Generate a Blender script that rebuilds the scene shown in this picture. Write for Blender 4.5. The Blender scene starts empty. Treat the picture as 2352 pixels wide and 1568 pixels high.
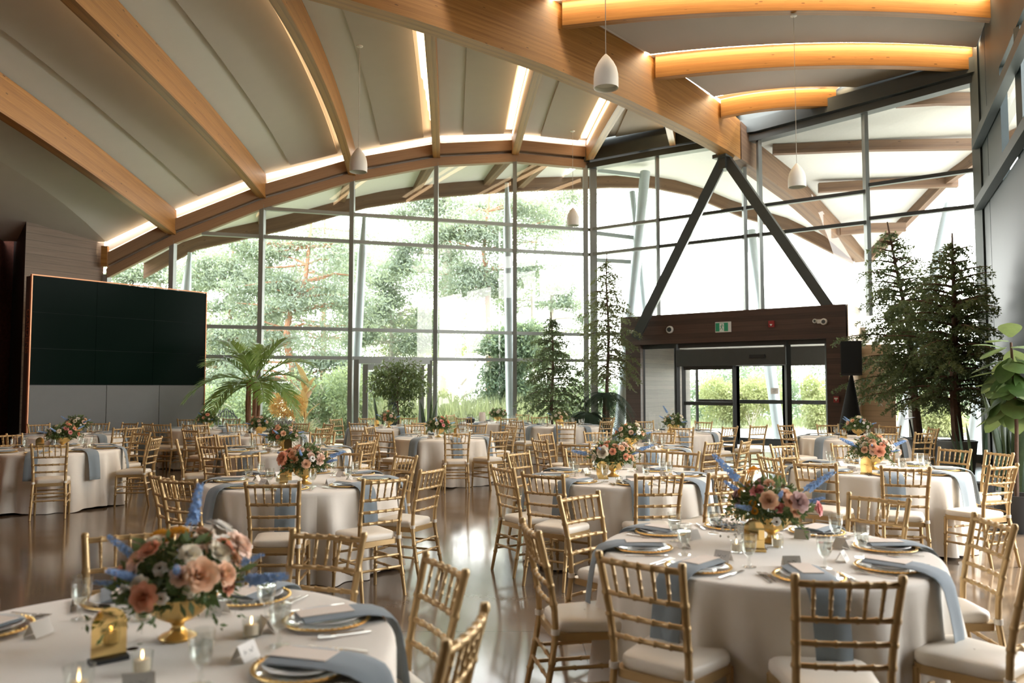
import bpy, math, random
import numpy as np
from mathutils import Vector, Matrix
PI = math.pi
R = math.radians
rnd = random.Random(11)
NP = np.random.RandomState(5)
scene = bpy.context.scene
COL = scene.collection

# ------------------------------------------------------------------ camera geometry (2352 x 1568)
FPX, CAMH = 1830.0, 1.64
PITCH = math.atan(104 / FPX)
SP, CP = math.sin(PITCH), math.cos(PITCH)

def ray(px, py):
    u = (px - 1176) / FPX
    v = (784 - py) / FPX
    return (u, CP - v * SP, SP + v * CP)

def at(px, py, Y):
    q = ray(px, py)
    t = Y / q[1]
    return Vector((q[0] * t, Y, CAMH + q[2] * t))

def onplane(px, py, z):
    q = ray(px, py)
    t = (z - CAMH) / q[2]
    return Vector((q[0] * t, q[1] * t, z))

# ------------------------------------------------------------------ mesh building
class MB:
    def __init__(s):
        s.v, s.f, s.uv = [], [], []

    def add(s, verts, faces, uvs=None):
        b = len(s.v)
        s.v.extend([tuple(p) for p in verts])
        for i, f in enumerate(faces):
            s.f.append(tuple(b + k for k in f))
            s.uv.append(uvs[i] if uvs else None)
        return s

    def box(s, c, d, rz=0.0):
        cx, cy, cz = c
        hx, hy, hz = d[0] / 2, d[1] / 2, d[2] / 2
        ca, sa = math.cos(rz), math.sin(rz)
        vs = []
        for z in (-hz, hz):
            for x, y in ((-hx, -hy), (hx, -hy), (hx, hy), (-hx, hy)):
                vs.append((cx + x * ca - y * sa, cy + x * sa + y * ca, cz + z))
        X, Y, Z = d
        uvs = [((0, 0), (0, Y), (X, Y), (X, 0)), ((0, 0), (X, 0), (X, Y), (0, Y)), ((0, 0), (X, 0), (X, Z), (0, Z)),
               ((0, 0), (Y, 0), (Y, Z), (0, Z)), ((0, 0), (X, 0), (X, Z), (0, Z)), ((0, 0), (Y, 0), (Y, Z), (0, Z))]
        return s.add(vs, [(0, 3, 2, 1), (4, 5, 6, 7), (0, 1, 5, 4), (1, 2, 6, 5), (2, 3, 7, 6), (3, 0, 4, 7)], uvs)

    def sweep(s, pts, w, h, off=0.0):
        """rectangular section w x h along bottom-centre points; h grows upward"""
        P = [Vector(p) for p in pts]
        n = len(P)
        vs, L = [], [0.0]
        for i in range(n):
            a, b = P[max(i - 1, 0)], P[min(i + 1, n - 1)]
            t = (b - a)
            t2 = Vector((t.x, t.y, 0))
            if t2.length < 1e-6:
                t2 = Vector((0, 1, 0))
            t2.normalize()
            sd = Vector((t2.y, -t2.x, 0))
            hh = h[i] if isinstance(h, (list, tuple)) else h
            o = sd * off
            vs += [P[i] + o - sd * w / 2, P[i] + o + sd * w / 2, P[i] + o + sd * w / 2 + Vector((0, 0, hh)), P[i] + o - sd * w / 2 + Vector((0, 0, hh))]
            if i:
                L.append(L[-1] + (P[i] - P[i - 1]).length)
        hh = h[0] if isinstance(h, (list, tuple)) else h
        per = [0, w, w + hh, 2 * w + hh, 2 * w + 2 * hh]
        fs, uvs = [], []
        for i in range(n - 1):
            for k in range(4):
                k2 = (k + 1) % 4
                fs.append((4 * i + k, 4 * i + k2, 4 * i + 4 + k2, 4 * i + 4 + k))
                uvs.append(((L[i], per[k]), (L[i], per[k + 1]), (L[i + 1], per[k + 1]), (L[i + 1], per[k])))
        e = 4 * (n - 1)
        fs += [(3, 2, 1, 0), (e, e + 1, e + 2, e + 3)]
        uvs += [((0, 0), (w, 0), (w, hh), (0, hh))] * 2
        return s.add(vs, fs, uvs)

    def bar(s, p0, p1, w, h):
        """square bar between two points in any direction (w sideways, h the other way), centred"""
        p0, p1 = Vector(p0), Vector(p1)
        t = (p1 - p0)
        L = t.length
        t.normalize()
        up = Vector((0, 0, 1)) if abs(t.z) < 0.98 else Vector((0, 1, 0))
        a = t.cross(up).normalized()
        b = a.cross(t).normalized()
        vs = []
        for p in (p0, p1):
            vs += [p - a * w / 2 - b * h / 2, p + a * w / 2 - b * h / 2, p + a * w / 2 + b * h / 2, p - a * w / 2 + b * h / 2]
        uvs = [((0, 0), (w, 0), (w, h), (0, h))] * 2 + [((0, 0), (0, w), (L, w), (L, 0)), ((0, w), (0, w + h), (L, w + h), (L, w)),
               ((0, 0), (0, w), (L, w), (L, 0)), ((0, w), (0, w + h), (L, w + h), (L, w))]
        return s.add(vs, [(3, 2, 1, 0), (4, 5, 6, 7), (0, 1, 5, 4), (1, 2, 6, 5), (2, 3, 7, 6), (3, 0, 4, 7)], uvs)

    def tube(s, pts, rad, n=8, caps=True):
        P = [Vector(p) for p in pts]
        m = len(P)
        if not isinstance(rad, (list, tuple)):
            rad = [rad] * m
        prev = None
        rings = []
        for i in range(m):
            t = (P[min(i + 1, m - 1)] - P[max(i - 1, 0)])
            if t.length < 1e-9:
                t = Vector((0, 0, 1))
            t.normalize()
            if prev is None:
                a = t.cross(Vector((0, 0, 1)) if abs(t.z) < 0.9 else Vector((1, 0, 0))).normalized()
            else:
                a = (prev - t * prev.dot(t)).normalized()
            prev = a
            b = t.cross(a)
            rings.append([P[i] + (a * math.cos(2 * PI * k / n) + b * math.sin(2 * PI * k / n)) * rad[i] for k in range(n)])
        vs = [q for r_ in rings for q in r_]
        fs = [(i * n + k, i * n + (k + 1) % n, (i + 1) * n + (k + 1) % n, (i + 1) * n + k) for i in range(m - 1) for k in range(n)]
        L = 0
        if caps:
            fs += [tuple(range(n - 1, -1, -1)), tuple((m - 1) * n + k for k in range(n))]
        return s.add(vs, fs)

    def lathe(s, prof, n=20, c=(0, 0, 0)):
        vs = [(c[0] + r_ * math.cos(2 * PI * k / n), c[1] + r_ * math.sin(2 * PI * k / n), c[2] + z) for r_, z in prof for k in range(n)]
        m = len(prof)
        fs = [(i * n + k, i * n + (k + 1) % n, (i + 1) * n + (k + 1) % n, (i + 1) * n + k) for i in range(m - 1) for k in range(n)]
        return s.add(vs, fs)

    def disc(s, r_, z, n=20, c=(0, 0)):
        return s.add([(c[0] + r_ * math.cos(2 * PI * k / n), c[1] + r_ * math.sin(2 * PI * k / n), z) for k in range(n)], [tuple(range(n))])

    def grid(s, P):
        """P[i][j] points -> quads"""
        nu, nv = len(P), len(P[0])
        return s.add([p for r_ in P for p in r_], [(i * nv + j, i * nv + j + 1, (i + 1) * nv + j + 1, (i + 1) * nv + j) for i in range(nu - 1) for j in range(nv - 1)])

    def mesh(s, name, mat, smooth=35):
        me = bpy.data.meshes.new(name)
        me.from_pydata(s.v, [], s.f)
        if any(u is not None for u in s.uv):
            lay = me.uv_layers.new(name='UVMap')
            flat = []
            for f, u in zip(s.f, s.uv):
                if u is None:
                    u = [(0, 0)] * len(f)
                for a in u:
                    flat += [a[0], a[1]]
            lay.data.foreach_set('uv', flat)
        fin(me, mat, smooth)
        return me

def fin(me, mat, smooth=35):
    for m in (mat if isinstance(mat, (list, tuple)) else [mat]):
        me.materials.append(m)
    if smooth:
        me.polygons.foreach_set('use_smooth', [True] * len(me.polygons))
        if smooth < 180:
            me.set_sharp_from_angle(angle=R(smooth))
    me.update()

def npmesh(name, V, F, mat, smooth=0):
    """fast mesh from arrays; F is (n,3) or (n,4)"""
    V = np.asarray(V, dtype=np.float32)
    F = np.asarray(F, dtype=np.int32)
    me = bpy.data.meshes.new(name)
    me.vertices.add(len(V))
    me.vertices.foreach_set('co', V.ravel())
    k = F.shape[1]
    me.loops.add(F.size)
    me.loops.foreach_set('vertex_index', F.ravel())
    me.polygons.add(len(F))
    me.polygons.foreach_set('loop_start', np.arange(len(F), dtype=np.int32) * k)
    me.update(calc_edges=True)
    me.validate()
    fin(me, mat, smooth)
    return me

def link(name, data, parent=None, loc=None, rot=None):
    o = bpy.data.objects.new(name, data)
    COL.objects.link(o)
    if parent is not None:
        o.parent = parent
    if loc is not None:
        o.location = loc
    if rot is not None:
        o.rotation_euler = rot
    return o

def obj(name, mb, mat, parent=None, smooth=35):
    return link(name, mb.mesh(name, mat, smooth), parent)

def tag(o, label, cat, group=None, kind=None):
    o['label'] = label
    o['category'] = cat
    if group:
        o['group'] = group
    if kind:
        o['kind'] = kind
    return o

def thing(name, label, cat, loc=(0, 0, 0), rz=0.0, group=None, kind=None):
    o = bpy.data.objects.new(name, None)
    COL.objects.link(o)
    o.empty_display_size = 0.1
    o.location = loc
    o.rotation_euler = (0, 0, rz)
    return tag(o, label, cat, group, kind)

def dup(root, loc, rz, label, group=None, scale=None):
    r_ = root.copy()
    COL.objects.link(r_)
    r_.location = loc
    r_.rotation_euler = (0, 0, rz)
    if scale:
        r_.scale = (scale,) * 3
    r_['label'] = label
    if group:
        r_['group'] = group
    for ch in list(root.children):
        c = ch.copy()
        COL.objects.link(c)
        c.parent = r_
        for g in list(ch.children):
            d = g.copy()
            COL.objects.link(d)
            d.parent = c
    return r_

ORD = ['first', 'second', 'third', 'fourth', 'fifth', 'sixth', 'seventh', 'eighth', 'ninth', 'tenth', 'eleventh', 'twelfth', 'thirteenth']

# ------------------------------------------------------------------ materials
def newmat(name):
    m = bpy.data.materials.new(name)
    m.use_nodes = True
    nt = m.node_tree
    return m, nt, nt.nodes['Principled BSDF'], nt.nodes['Material Output']

def N(nt, t, **kw):
    n = nt.nodes.new(t)
    for k, v in kw.items():
        if k == 'inp':
            for a, b in v.items():
                n.inputs[a].default_value = b
        else:
            setattr(n, k, v)
    return n

def mixc(nt, fac, a, b, mode='MIX'):
    n = nt.nodes.new('ShaderNodeMix')
    n.data_type = 'RGBA'
    n.blend_type = mode
    for sock, val in ((n.inputs[0], fac), (n.inputs[6], a), (n.inputs[7], b)):
        if hasattr(val, 'is_linked'):
            nt.links.new(val, sock)
        else:
            sock.default_value = val if not isinstance(val, tuple) or len(val) == 4 else (*val, 1)
    return n.outputs[2]

def mth(nt, op, a, b=0.0, c=None):
    n = nt.nodes.new('ShaderNodeMath')
    n.operation = op
    for i, val in enumerate((a, b, c)):
        if val is None:
            continue
        if hasattr(val, 'is_linked'):
            nt.links.new(val, n.inputs[i])
        else:
            n.inputs[i].default_value = val
    return n.outputs[0]

def pbr(name, col, rough=0.5, metal=0.0, var=0.12, scale=6.0, bump=0.0, bscale=80.0, spec=0.5, sheen=0.0, trans=0.0):
    m, nt, b, out = newmat(name)
    tc = N(nt, 'ShaderNodeTexCoord')
    nz = N(nt, 'ShaderNodeTexNoise', inp={'Scale': scale, 'Detail': 4.0})
    nt.links.new(tc.outputs['Object'], nz.inputs['Vector'])
    lo = tuple(max(0, c * (1 - var)) for c in col)
    hi = tuple(min(1, c * (1 + var)) for c in col)
    nt.links.new(mixc(nt, nz.outputs['Fac'], lo, hi), b.inputs['Base Color'])
    b.inputs['Roughness'].default_value = rough
    b.inputs['Metallic'].default_value = metal
    b.inputs['Specular IOR Level'].default_value = spec
    if sheen:
        b.inputs['Sheen Weight'].default_value = sheen
    if bump:
        n2 = N(nt, 'ShaderNodeTexNoise', inp={'Scale': bscale, 'Detail': 3.0})
        nt.links.new(tc.outputs['Object'], n2.inputs['Vector'])
        bp = N(nt, 'ShaderNodeBump', inp={'Strength': bump, 'Distance': 0.01})
        nt.links.new(n2.outputs['Fac'], bp.inputs['Height'])
        nt.links.new(bp.outputs['Normal'], b.inputs['Normal'])
    if trans:
        tr = N(nt, 'ShaderNodeBsdfTranslucent', inp={'Color': (*[min(1, c * 1.5) for c in col], 1)})
        mx = N(nt, 'ShaderNodeMixShader', inp={0: trans})
        nt.links.new(b.outputs[0], mx.inputs[1])
        nt.links.new(tr.outputs[0], mx.inputs[2])
        nt.links.new(mx.outputs[0], out.inputs[0])
    return m

def leafmat(name, col, col2, trans=0.35, rough=0.45, scale=3.0):
    m, nt, b, out = newmat(name)
    tc = N(nt, 'ShaderNodeTexCoord')
    nz = N(nt, 'ShaderNodeTexNoise', inp={'Scale': scale, 'Detail': 5.0, 'Roughness': 0.7})
    nt.links.new(tc.outputs['Object'], nz.inputs['Vector'])
    rp = N(nt, 'ShaderNodeMapRange', inp={1: 0.3, 2: 0.7})
    nt.links.new(nz.outputs['Fac'], rp.inputs[0])
    cc = mixc(nt, rp.outputs[0], col, col2)
    nt.links.new(cc, b.inputs['Base Color'])
    b.inputs['Roughness'].default_value = rough
    b.inputs['Specular IOR Level'].default_value = 0.35
    tr = N(nt, 'ShaderNodeBsdfTranslucent')
    nt.links.new(mixc(nt, 0.5, cc, (0.5, 0.60, 0.25)), tr.inputs['Color'])
    mx = N(nt, 'ShaderNodeMixShader', inp={0: trans})
    nt.links.new(b.outputs[0], mx.inputs[1])
    nt.links.new(tr.outputs[0], mx.inputs[2])
    nt.links.new(mx.outputs[0], out.inputs[0])
    return m

def woodmat(name, dark, light, lam=0.045, rough=0.45, knots=True, seam=0.0, seamw=0.02):
    """laminated or planked wood on UV (u along the grain, v across, metres)"""
    m, nt, b, out = newmat(name)
    uv = N(nt, 'ShaderNodeUVMap')
    sx = N(nt, 'ShaderNodeSeparateXYZ')
    nt.links.new(uv.outputs[0], sx.inputs[0])
    u, v = sx.outputs[0], sx.outputs[1]
    idx = mth(nt, 'FLOOR', mth(nt, 'DIVIDE', v, lam))
    wn = N(nt, 'ShaderNodeTexWhiteNoise', noise_dimensions='1D')
    nt.links.new(idx, wn.inputs['W'])
    cb = N(nt, 'ShaderNodeCombineXYZ')
    nt.links.new(mth(nt, 'ADD', mth(nt, 'MULTIPLY', u, 1.3), mth(nt, 'MULTIPLY', wn.outputs[0], 37.0)), cb.inputs[0])
    nt.links.new(mth(nt, 'MULTIPLY', v, 45.0), cb.inputs[1])
    g = N(nt, 'ShaderNodeTexNoise', inp={'Scale': 1.0, 'Detail': 5.0, 'Roughness': 0.65})
    nt.links.new(cb.outputs[0], g.inputs['Vector'])
    f = mth(nt, 'ADD', mth(nt, 'MULTIPLY', g.outputs['Fac'], 0.9), mth(nt, 'MULTIPLY', mth(nt, 'SUBTRACT', wn.outputs[0], 0.5), 0.32))
    rp = N(nt, 'ShaderNodeMapRange', inp={1: 0.15, 2: 0.8})
    nt.links.new(f, rp.inputs[0])
    c = mixc(nt, rp.outputs[0], dark, light)
    if knots:
        cb2 = N(nt, 'ShaderNodeCombineXYZ')
        nt.links.new(mth(nt, 'ADD', mth(nt, 'MULTIPLY', u, 2.2), mth(nt, 'MULTIPLY', wn.outputs[0], 11.0)), cb2.inputs[0])
        nt.links.new(mth(nt, 'MULTIPLY', v, 7.0), cb2.inputs[1])
        vo = N(nt, 'ShaderNodeTexVoronoi', inp={'Scale': 1.0})
        nt.links.new(cb2.outputs[0], vo.inputs['Vector'])
        kn = mth(nt, 'LESS_THAN', vo.outputs['Distance'], 0.085)
        c = mixc(nt, mth(nt, 'MULTIPLY', kn, 0.75), c, tuple(x * 0.3 for x in dark))
    if seam:
        fr = mth(nt, 'FRACT', mth(nt, 'DIVIDE', v, seam))
        sm = mth(nt, 'LESS_THAN', fr, seamw)
        c = mixc(nt, sm, c, tuple(x * 0.25 for x in dark))
    nt.links.new(c, b.inputs['Base Color'])
    b.inputs['Roughness'].default_value = rough
    return m

def emis(name, col, strength):
    m, nt, b, out = newmat(name)
    nt.nodes.remove(b)
    e = N(nt, 'ShaderNodeEmission', inp={'Color': (*col, 1), 'Strength': strength})
    nt.links.new(e.outputs[0], out.inputs[0])
    return m

def glassmat(name, tint=(0.95, 0.98, 0.97), base=0.05, rough=0.0, grazing=0.85):
    m, nt, b, out = newmat(name)
    nt.nodes.remove(b)
    lw = N(nt, 'ShaderNodeLayerWeight', inp={'Blend': 0.5})
    p = mth(nt, 'POWER', lw.outputs['Facing'], 5.0)
    fac = mth(nt, 'ADD', mth(nt, 'MULTIPLY', p, grazing), base)
    tr = N(nt, 'ShaderNodeBsdfTransparent', inp={'Color': (*tint, 1)})
    gl = N(nt, 'ShaderNodeBsdfGlossy', inp={'Roughness': rough, 'Color': (1, 1, 1, 1)})
    mx = N(nt, 'ShaderNodeMixShader')
    nt.links.new(fac, mx.inputs[0])
    nt.links.new(tr.outputs[0], mx.inputs[1])
    nt.links.new(gl.outputs[0], mx.inputs[2])
    nt.links.new(mx.outputs[0], out.inputs[0])
    return m

M = {}
M['glulam'] = woodmat('glulam timber', (0.235, 0.095, 0.021), (0.46, 0.228, 0.058), lam=0.042, rough=0.42)
M['fascia'] = woodmat('stained wood trim', (0.20, 0.11, 0.055), (0.36, 0.22, 0.12), lam=0.1, rough=0.5, knots=False)
M['eave'] = woodmat('weathered eave timber', (0.11, 0.062, 0.036), (0.21, 0.125, 0.07), lam=0.06, rough=0.6)
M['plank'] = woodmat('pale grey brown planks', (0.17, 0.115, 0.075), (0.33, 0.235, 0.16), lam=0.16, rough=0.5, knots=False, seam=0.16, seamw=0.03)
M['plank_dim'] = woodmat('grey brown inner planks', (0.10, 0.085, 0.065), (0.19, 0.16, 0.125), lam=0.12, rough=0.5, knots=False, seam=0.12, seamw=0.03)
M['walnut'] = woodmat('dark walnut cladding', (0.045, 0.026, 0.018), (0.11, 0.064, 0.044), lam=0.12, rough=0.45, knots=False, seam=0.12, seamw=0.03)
M['cedar'] = woodmat('sun-lightened cedar cladding', (0.50, 0.36, 0.24), (0.76, 0.60, 0.43), lam=0.12, rough=0.5, knots=False, seam=0.12, seamw=0.03)  # lightened beyond plain cedar to stand in for sunlight on the wall
M['black_wall'] = pbr('charcoal wall', (0.022, 0.021, 0.019), 0.6)
M['brick'] = pbr('red brown brick', (0.20, 0.07, 0.045), 0.8, var=0.4, scale=14)
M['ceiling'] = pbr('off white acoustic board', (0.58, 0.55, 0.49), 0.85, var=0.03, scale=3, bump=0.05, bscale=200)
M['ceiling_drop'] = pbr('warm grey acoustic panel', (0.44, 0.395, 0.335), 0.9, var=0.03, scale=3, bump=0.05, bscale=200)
M['soffit'] = pbr('white perforated soffit', (0.70, 0.70, 0.66), 0.8, var=0.05, scale=20)
M['steel'] = pbr('dark grey green steel', (0.075, 0.085, 0.08), 0.4, metal=0.25, var=0.08)
M['mullion'] = pbr('grey green aluminium', (0.27, 0.29, 0.275), 0.38, metal=0.35, var=0.06)
M['dark_alu'] = pbr('dark bronze aluminium', (0.055, 0.06, 0.057), 0.4, metal=0.3, var=0.06)
M['wall_steel'] = pbr('blue grey metal cladding', (0.032, 0.045, 0.047), 0.55, metal=0.1, var=0.08)
M['post'] = pbr('galvanised post', (0.42, 0.48, 0.50), 0.45, metal=0.3, var=0.1, scale=2)
M['glass'] = glassmat('window glass')
M['led'] = emis('warm led', (1.0, 0.74, 0.46), 22.0)
M['led_bright'] = emis('bright warm led', (1.0, 0.74, 0.46), 36.0)
M['led_side'] = emis('warm led on the joist side', (1.0, 0.66, 0.36), 8.0)
M['led_slot'] = emis('warm led slot diffuser', (1.0, 0.72, 0.42), 5.5)
M['led_face'] = emis('warm led cove', (1.0, 0.74, 0.46), 7.0)
M['screen'] = pbr('glossy black green screen', (0.004, 0.010, 0.0075), 0.2, var=0.25, scale=0.6, spec=0.025)
M['screen_gap'] = pbr('screen seam', (0.05, 0.07, 0.06), 0.3)
M['grey_panel'] = pbr('slate grey panel', (0.15, 0.155, 0.15), 0.6, var=0.06, bump=0.04, bscale=150)
M['copper'] = pbr('copper trim', (0.55, 0.26, 0.14), 0.35, metal=0.8)
M['letter'] = pbr('dull copper lettering', (0.30, 0.13, 0.07), 0.5, metal=0.3)
M['gold'] = pbr('gold painted wood', (0.50, 0.335, 0.15), 0.33, metal=0.35, var=0.14, scale=9)
M['gold_metal'] = pbr('brushed gold', (0.72, 0.50, 0.19), 0.3, metal=0.85, var=0.1, scale=25)
M['gold_mirror'] = pbr('gold mirror acrylic', (0.86, 0.62, 0.26), 0.06, metal=1.0, var=0.02)
M['engraving'] = pbr('engraved gold line', (0.40, 0.26, 0.09), 0.5, metal=0.4)
M['cushion'] = pbr('ivory vinyl cushion', (0.82, 0.745, 0.63), 0.42, var=0.04)
M['tie'] = pbr('ivory strap', (0.80, 0.74, 0.64), 0.6)
M['cloth'] = pbr('pale greige linen', (0.81, 0.75, 0.66), 0.85, var=0.04, scale=3, bump=0.12, bscale=350, sheen=0.2)
M['napkin'] = pbr('dusty blue napkin', (0.215, 0.258, 0.288), 0.85, var=0.06, bump=0.12, bscale=300, sheen=0.2)
M['paper'] = pbr('blush card', (0.80, 0.70, 0.61), 0.7, var=0.03)
M['card'] = pbr('white card', (0.78, 0.74, 0.68), 0.7, var=0.03)
M['ink'] = pbr('grey ink', (0.18, 0.17, 0.17), 0.7)
M['china'] = pbr('white china', (0.82, 0.81, 0.78), 0.15, var=0.02)
M['silver'] = pbr('polished silver', (0.75, 0.72, 0.68), 0.15, metal=1.0, var=0.03)
M['goblet'] = glassmat('drinking glass', (0.96, 0.97, 0.96), 0.09, 0.02, 0.9)
M['water'] = glassmat('water', (0.93, 0.95, 0.94), 0.12, 0.0, 0.9)
M['charger'] = glassmat('clear charger glass', (0.95, 0.93, 0.9), 0.12, 0.05, 0.9)
M['wax'] = pbr('candle wax', (0.85, 0.72, 0.56), 0.5, var=0.03, trans=0.3)
M['flame'] = emis('candle flame', (1.0, 0.66, 0.28), 9.0)
M['pendant'] = pbr('matt white shade', (0.80, 0.77, 0.70), 0.5, var=0.02)
M['pendant_in'] = pbr('lamp diffuser', (0.62, 0.66, 0.58), 0.6)
M['wire'] = pbr('grey cable', (0.45, 0.42, 0.36), 0.5)
M['white_plastic'] = pbr('white plastic', (0.78, 0.76, 0.70), 0.4)
M['black'] = pbr('black plastic', (0.016, 0.018, 0.018), 0.5)
M['black_cloth'] = pbr('black stretch fabric', (0.010, 0.012, 0.012), 0.9)
M['exit_green'] = pbr('exit green', (0.03, 0.33, 0.17), 0.4)
M['exit_white'] = pbr('exit white', (0.80, 0.86, 0.78), 0.4)
M['red'] = pbr('alarm red', (0.33, 0.03, 0.03), 0.4)
M['pot_grey'] = pbr('grey fibreglass pot', (0.22, 0.25, 0.255), 0.5, var=0.1)
M['pot_black'] = pbr('black pot', (0.03, 0.032, 0.033), 0.45)
M['terracotta'] = pbr('terracotta pot', (0.42, 0.2, 0.11), 0.7)
M['soil'] = pbr('dark soil', (0.03, 0.022, 0.016), 0.95, var=0.4, scale=40)
M['bark'] = pbr('brown bark', (0.11, 0.062, 0.04), 0.85, var=0.45, scale=18, bump=0.5, bscale=40)
M['bark_red'] = pbr('pine bark', (0.34, 0.17, 0.10), 0.85, var=0.4, scale=5, bump=0.4, bscale=15)
M['bark_pale'] = pbr('pale grey bark', (0.46, 0.42, 0.36), 0.85, var=0.3, scale=5, bump=0.4, bscale=15)
M['needle'] = leafmat('hemlock needles', (0.035, 0.062, 0.032), (0.095, 0.135, 0.055), 0.3)
M['needle_b'] = leafmat('olive hemlock needles', (0.06, 0.075, 0.035), (0.17, 0.16, 0.07), 0.3)
M['palm'] = leafmat('palm leaf', (0.10, 0.20, 0.03), (0.26, 0.38, 0.08), 0.35)
M['ficus'] = leafmat('fig leaf', (0.035, 0.065, 0.02), (0.12, 0.17, 0.05), 0.25, 0.3)
M['fiddle'] = leafmat('fiddle leaf', (0.02, 0.055, 0.012), (0.07, 0.14, 0.025), 0.2, 0.65)
M['snake'] = leafmat('snake plant leaf', (0.014, 0.032, 0.018), (0.04, 0.07, 0.035), 0.05, 0.5, 14)
M['cycad'] = leafmat('dark fern frond', (0.008, 0.024, 0.014), (0.025, 0.055, 0.03), 0.08, 0.75)
M['coleus'] = leafmat('orange coleus', (0.72, 0.30, 0.07), (0.92, 0.62, 0.22), 0.4, 0.6, 9)
M['purple'] = leafmat('purple grey foliage', (0.24, 0.20, 0.26), (0.46, 0.42, 0.46), 0.3, 0.6, 9)
M['spider'] = leafmat('cream spider plant', (0.72, 0.74, 0.52), (0.85, 0.86, 0.68), 0.4, 0.5)
M['canna'] = leafmat('bronze canna leaf', (0.50, 0.22, 0.08), (0.75, 0.42, 0.18), 0.45, 0.4)
M['pine'] = leafmat('pine needles outdoors', (0.155, 0.20, 0.175), (0.26, 0.30, 0.245), 0.38, 0.6, 0.7)
M['pine_y'] = leafmat('yellow green foliage', (0.24, 0.27, 0.12), (0.38, 0.38, 0.20), 0.4, 0.6, 0.7)
M['pine_d'] = leafmat('blue green foliage', (0.10, 0.165, 0.13), (0.18, 0.24, 0.18), 0.4, 0.6, 0.7)
M['bush'] = leafmat('shrub leaves', (0.10, 0.155, 0.10), (0.21, 0.255, 0.15), 0.38, 0.6, 0.9)
M['grass'] = leafmat('meadow grass', (0.17, 0.20, 0.12), (0.28, 0.30, 0.18), 0.35, 0.7, 0.6)
M['lawn'] = pbr('pale lawn', (0.24, 0.26, 0.15), 0.9, var=0.3, scale=2)
M['paving'] = pbr('pale concrete paving', (0.45, 0.43, 0.40), 0.8, var=0.08, scale=1.5)
M['bounce_cut'] = pbr('added dark ground sheet', (0.035, 0.03, 0.024), 0.95, var=0.4, scale=3)  # near-black colour for the added ground outside the side windows
M['bench_blue'] = pbr('blue grey upholstery', (0.20, 0.29, 0.34), 0.7)
M['iron'] = pbr('black wrought iron', (0.02, 0.022, 0.024), 0.5)
for nm, c in (('peach', (0.90, 0.56, 0.37)), ('coral', (0.86, 0.42, 0.27)), ('cream', (0.88, 0.79, 0.62)), ('blush', (0.87, 0.61, 0.49)),
              ('mauve', (0.60, 0.42, 0.39)), ('white', (0.90, 0.86, 0.78)), ('mustard', (0.62, 0.32, 0.04)), ('orange', (0.90, 0.38, 0.03)), ('pink', (0.80, 0.34, 0.32))):
    M['f_' + nm] = pbr(nm + ' petals', c, 0.6, var=0.1, scale=30, trans=0.25)
M['f_blue'] = pbr('blue delphinium', (0.25, 0.39, 0.62), 0.6, var=0.35, scale=30, trans=0.25)
M['f_centre'] = pbr('dark flower centre', (0.09, 0.06, 0.03), 0.8)
M['greens'] = leafmat('bouquet greenery', (0.035, 0.07, 0.02), (0.13, 0.19, 0.06), 0.2, 0.5, 14)

# floor: polished aggregate concrete with saw cuts
def floor_material():
    m, nt, b, out = newmat('polished concrete')
    ge = N(nt, 'ShaderNodeNewGeometry')
    n1 = N(nt, 'ShaderNodeTexNoise', inp={'Scale': 0.55, 'Detail': 6.0, 'Roughness': 0.6})
    n2 = N(nt, 'ShaderNodeTexNoise', inp={'Scale': 55.0, 'Detail': 2.0})
    for n in (n1, n2):
        nt.links.new(ge.outputs['Position'], n.inputs['Vector'])
    c = mixc(nt, n1.outputs['Fac'], (0.125, 0.088, 0.06), (0.225, 0.172, 0.127))
    c = mixc(nt, mth(nt, 'MULTIPLY', n2.outputs['Fac'], 0.35), c, (0.13, 0.095, 0.065))
    sx = N(nt, 'ShaderNodeSeparateXYZ')
    nt.links.new(ge.outputs['Position'], sx.inputs[0])
    lx = mth(nt, 'LESS_THAN', mth(nt, 'FRACT', mth(nt, 'DIVIDE', mth(nt, 'ADD', sx.outputs[0], 50.55), 3.0)), 0.0022)
    ly = mth(nt, 'LESS_THAN', mth(nt, 'FRACT', mth(nt, 'DIVIDE', mth(nt, 'ADD', sx.outputs[1], 48.55), 3.0)), 0.0022)
    c = mixc(nt, mth(nt, 'MAXIMUM', lx, ly), c, (0.05, 0.035, 0.025))
    nt.links.new(c, b.inputs['Base Color'])
    rp = N(nt, 'ShaderNodeMapRange', inp={1: 0.3, 2: 0.7, 3: 0.085, 4: 0.16})
    nt.links.new(n1.outputs['Fac'], rp.inputs[0])
    nt.links.new(rp.outputs[0], b.inputs['Roughness'])
    b.inputs['Specular IOR Level'].default_value = 0.65
    return m
M['floor'] = floor_material()
# ------------------------------------------------------------------ the building: plan
C0 = Vector((2.266, 23.3, 0))              # corner where the two glass walls meet
LD = Vector((-2.185, -0.71, 0))            # one bay of the long curved glass wall
RD = Vector((8.064, -6.1, 0))              # the whole entrance wall
NOUT = Vector((-0.309, 0.951, 0))          # outward normals
RIN = Vector((-0.6033, -0.7976, 0))
RDIR = Vector((0.7976, -0.6033, 0))
KS = [0, 1, 2, 3, 4, 4.925, 5.567]
ZG = [8.08, 8.08, 7.76, 7.14, 6.245, 5.19, 4.27]
TZ = [6.26, 5.52, 3.16, 2.40]
TS = [0, .2217, .4674, .5077, .7609, 1.0]
ZR = [8.06, 8.04, 7.97, 7.95, 8.13, 8.33]

def interp(x, xs, ys):
    return float(np.interp(x, xs, ys))

def LP(k, z=0.0, off=0.0):
    p = C0 + LD * k + NOUT * off
    return Vector((p.x, p.y, z))

def RP(t, z=0.0, off=0.0):
    """point on the entrance wall; off > 0 goes into the room"""
    p = C0 + RD * t + RIN * off
    return Vector((p.x, p.y, z))

def struct(o, label, cat):
    return tag(o, label, cat, kind='structure')

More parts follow.
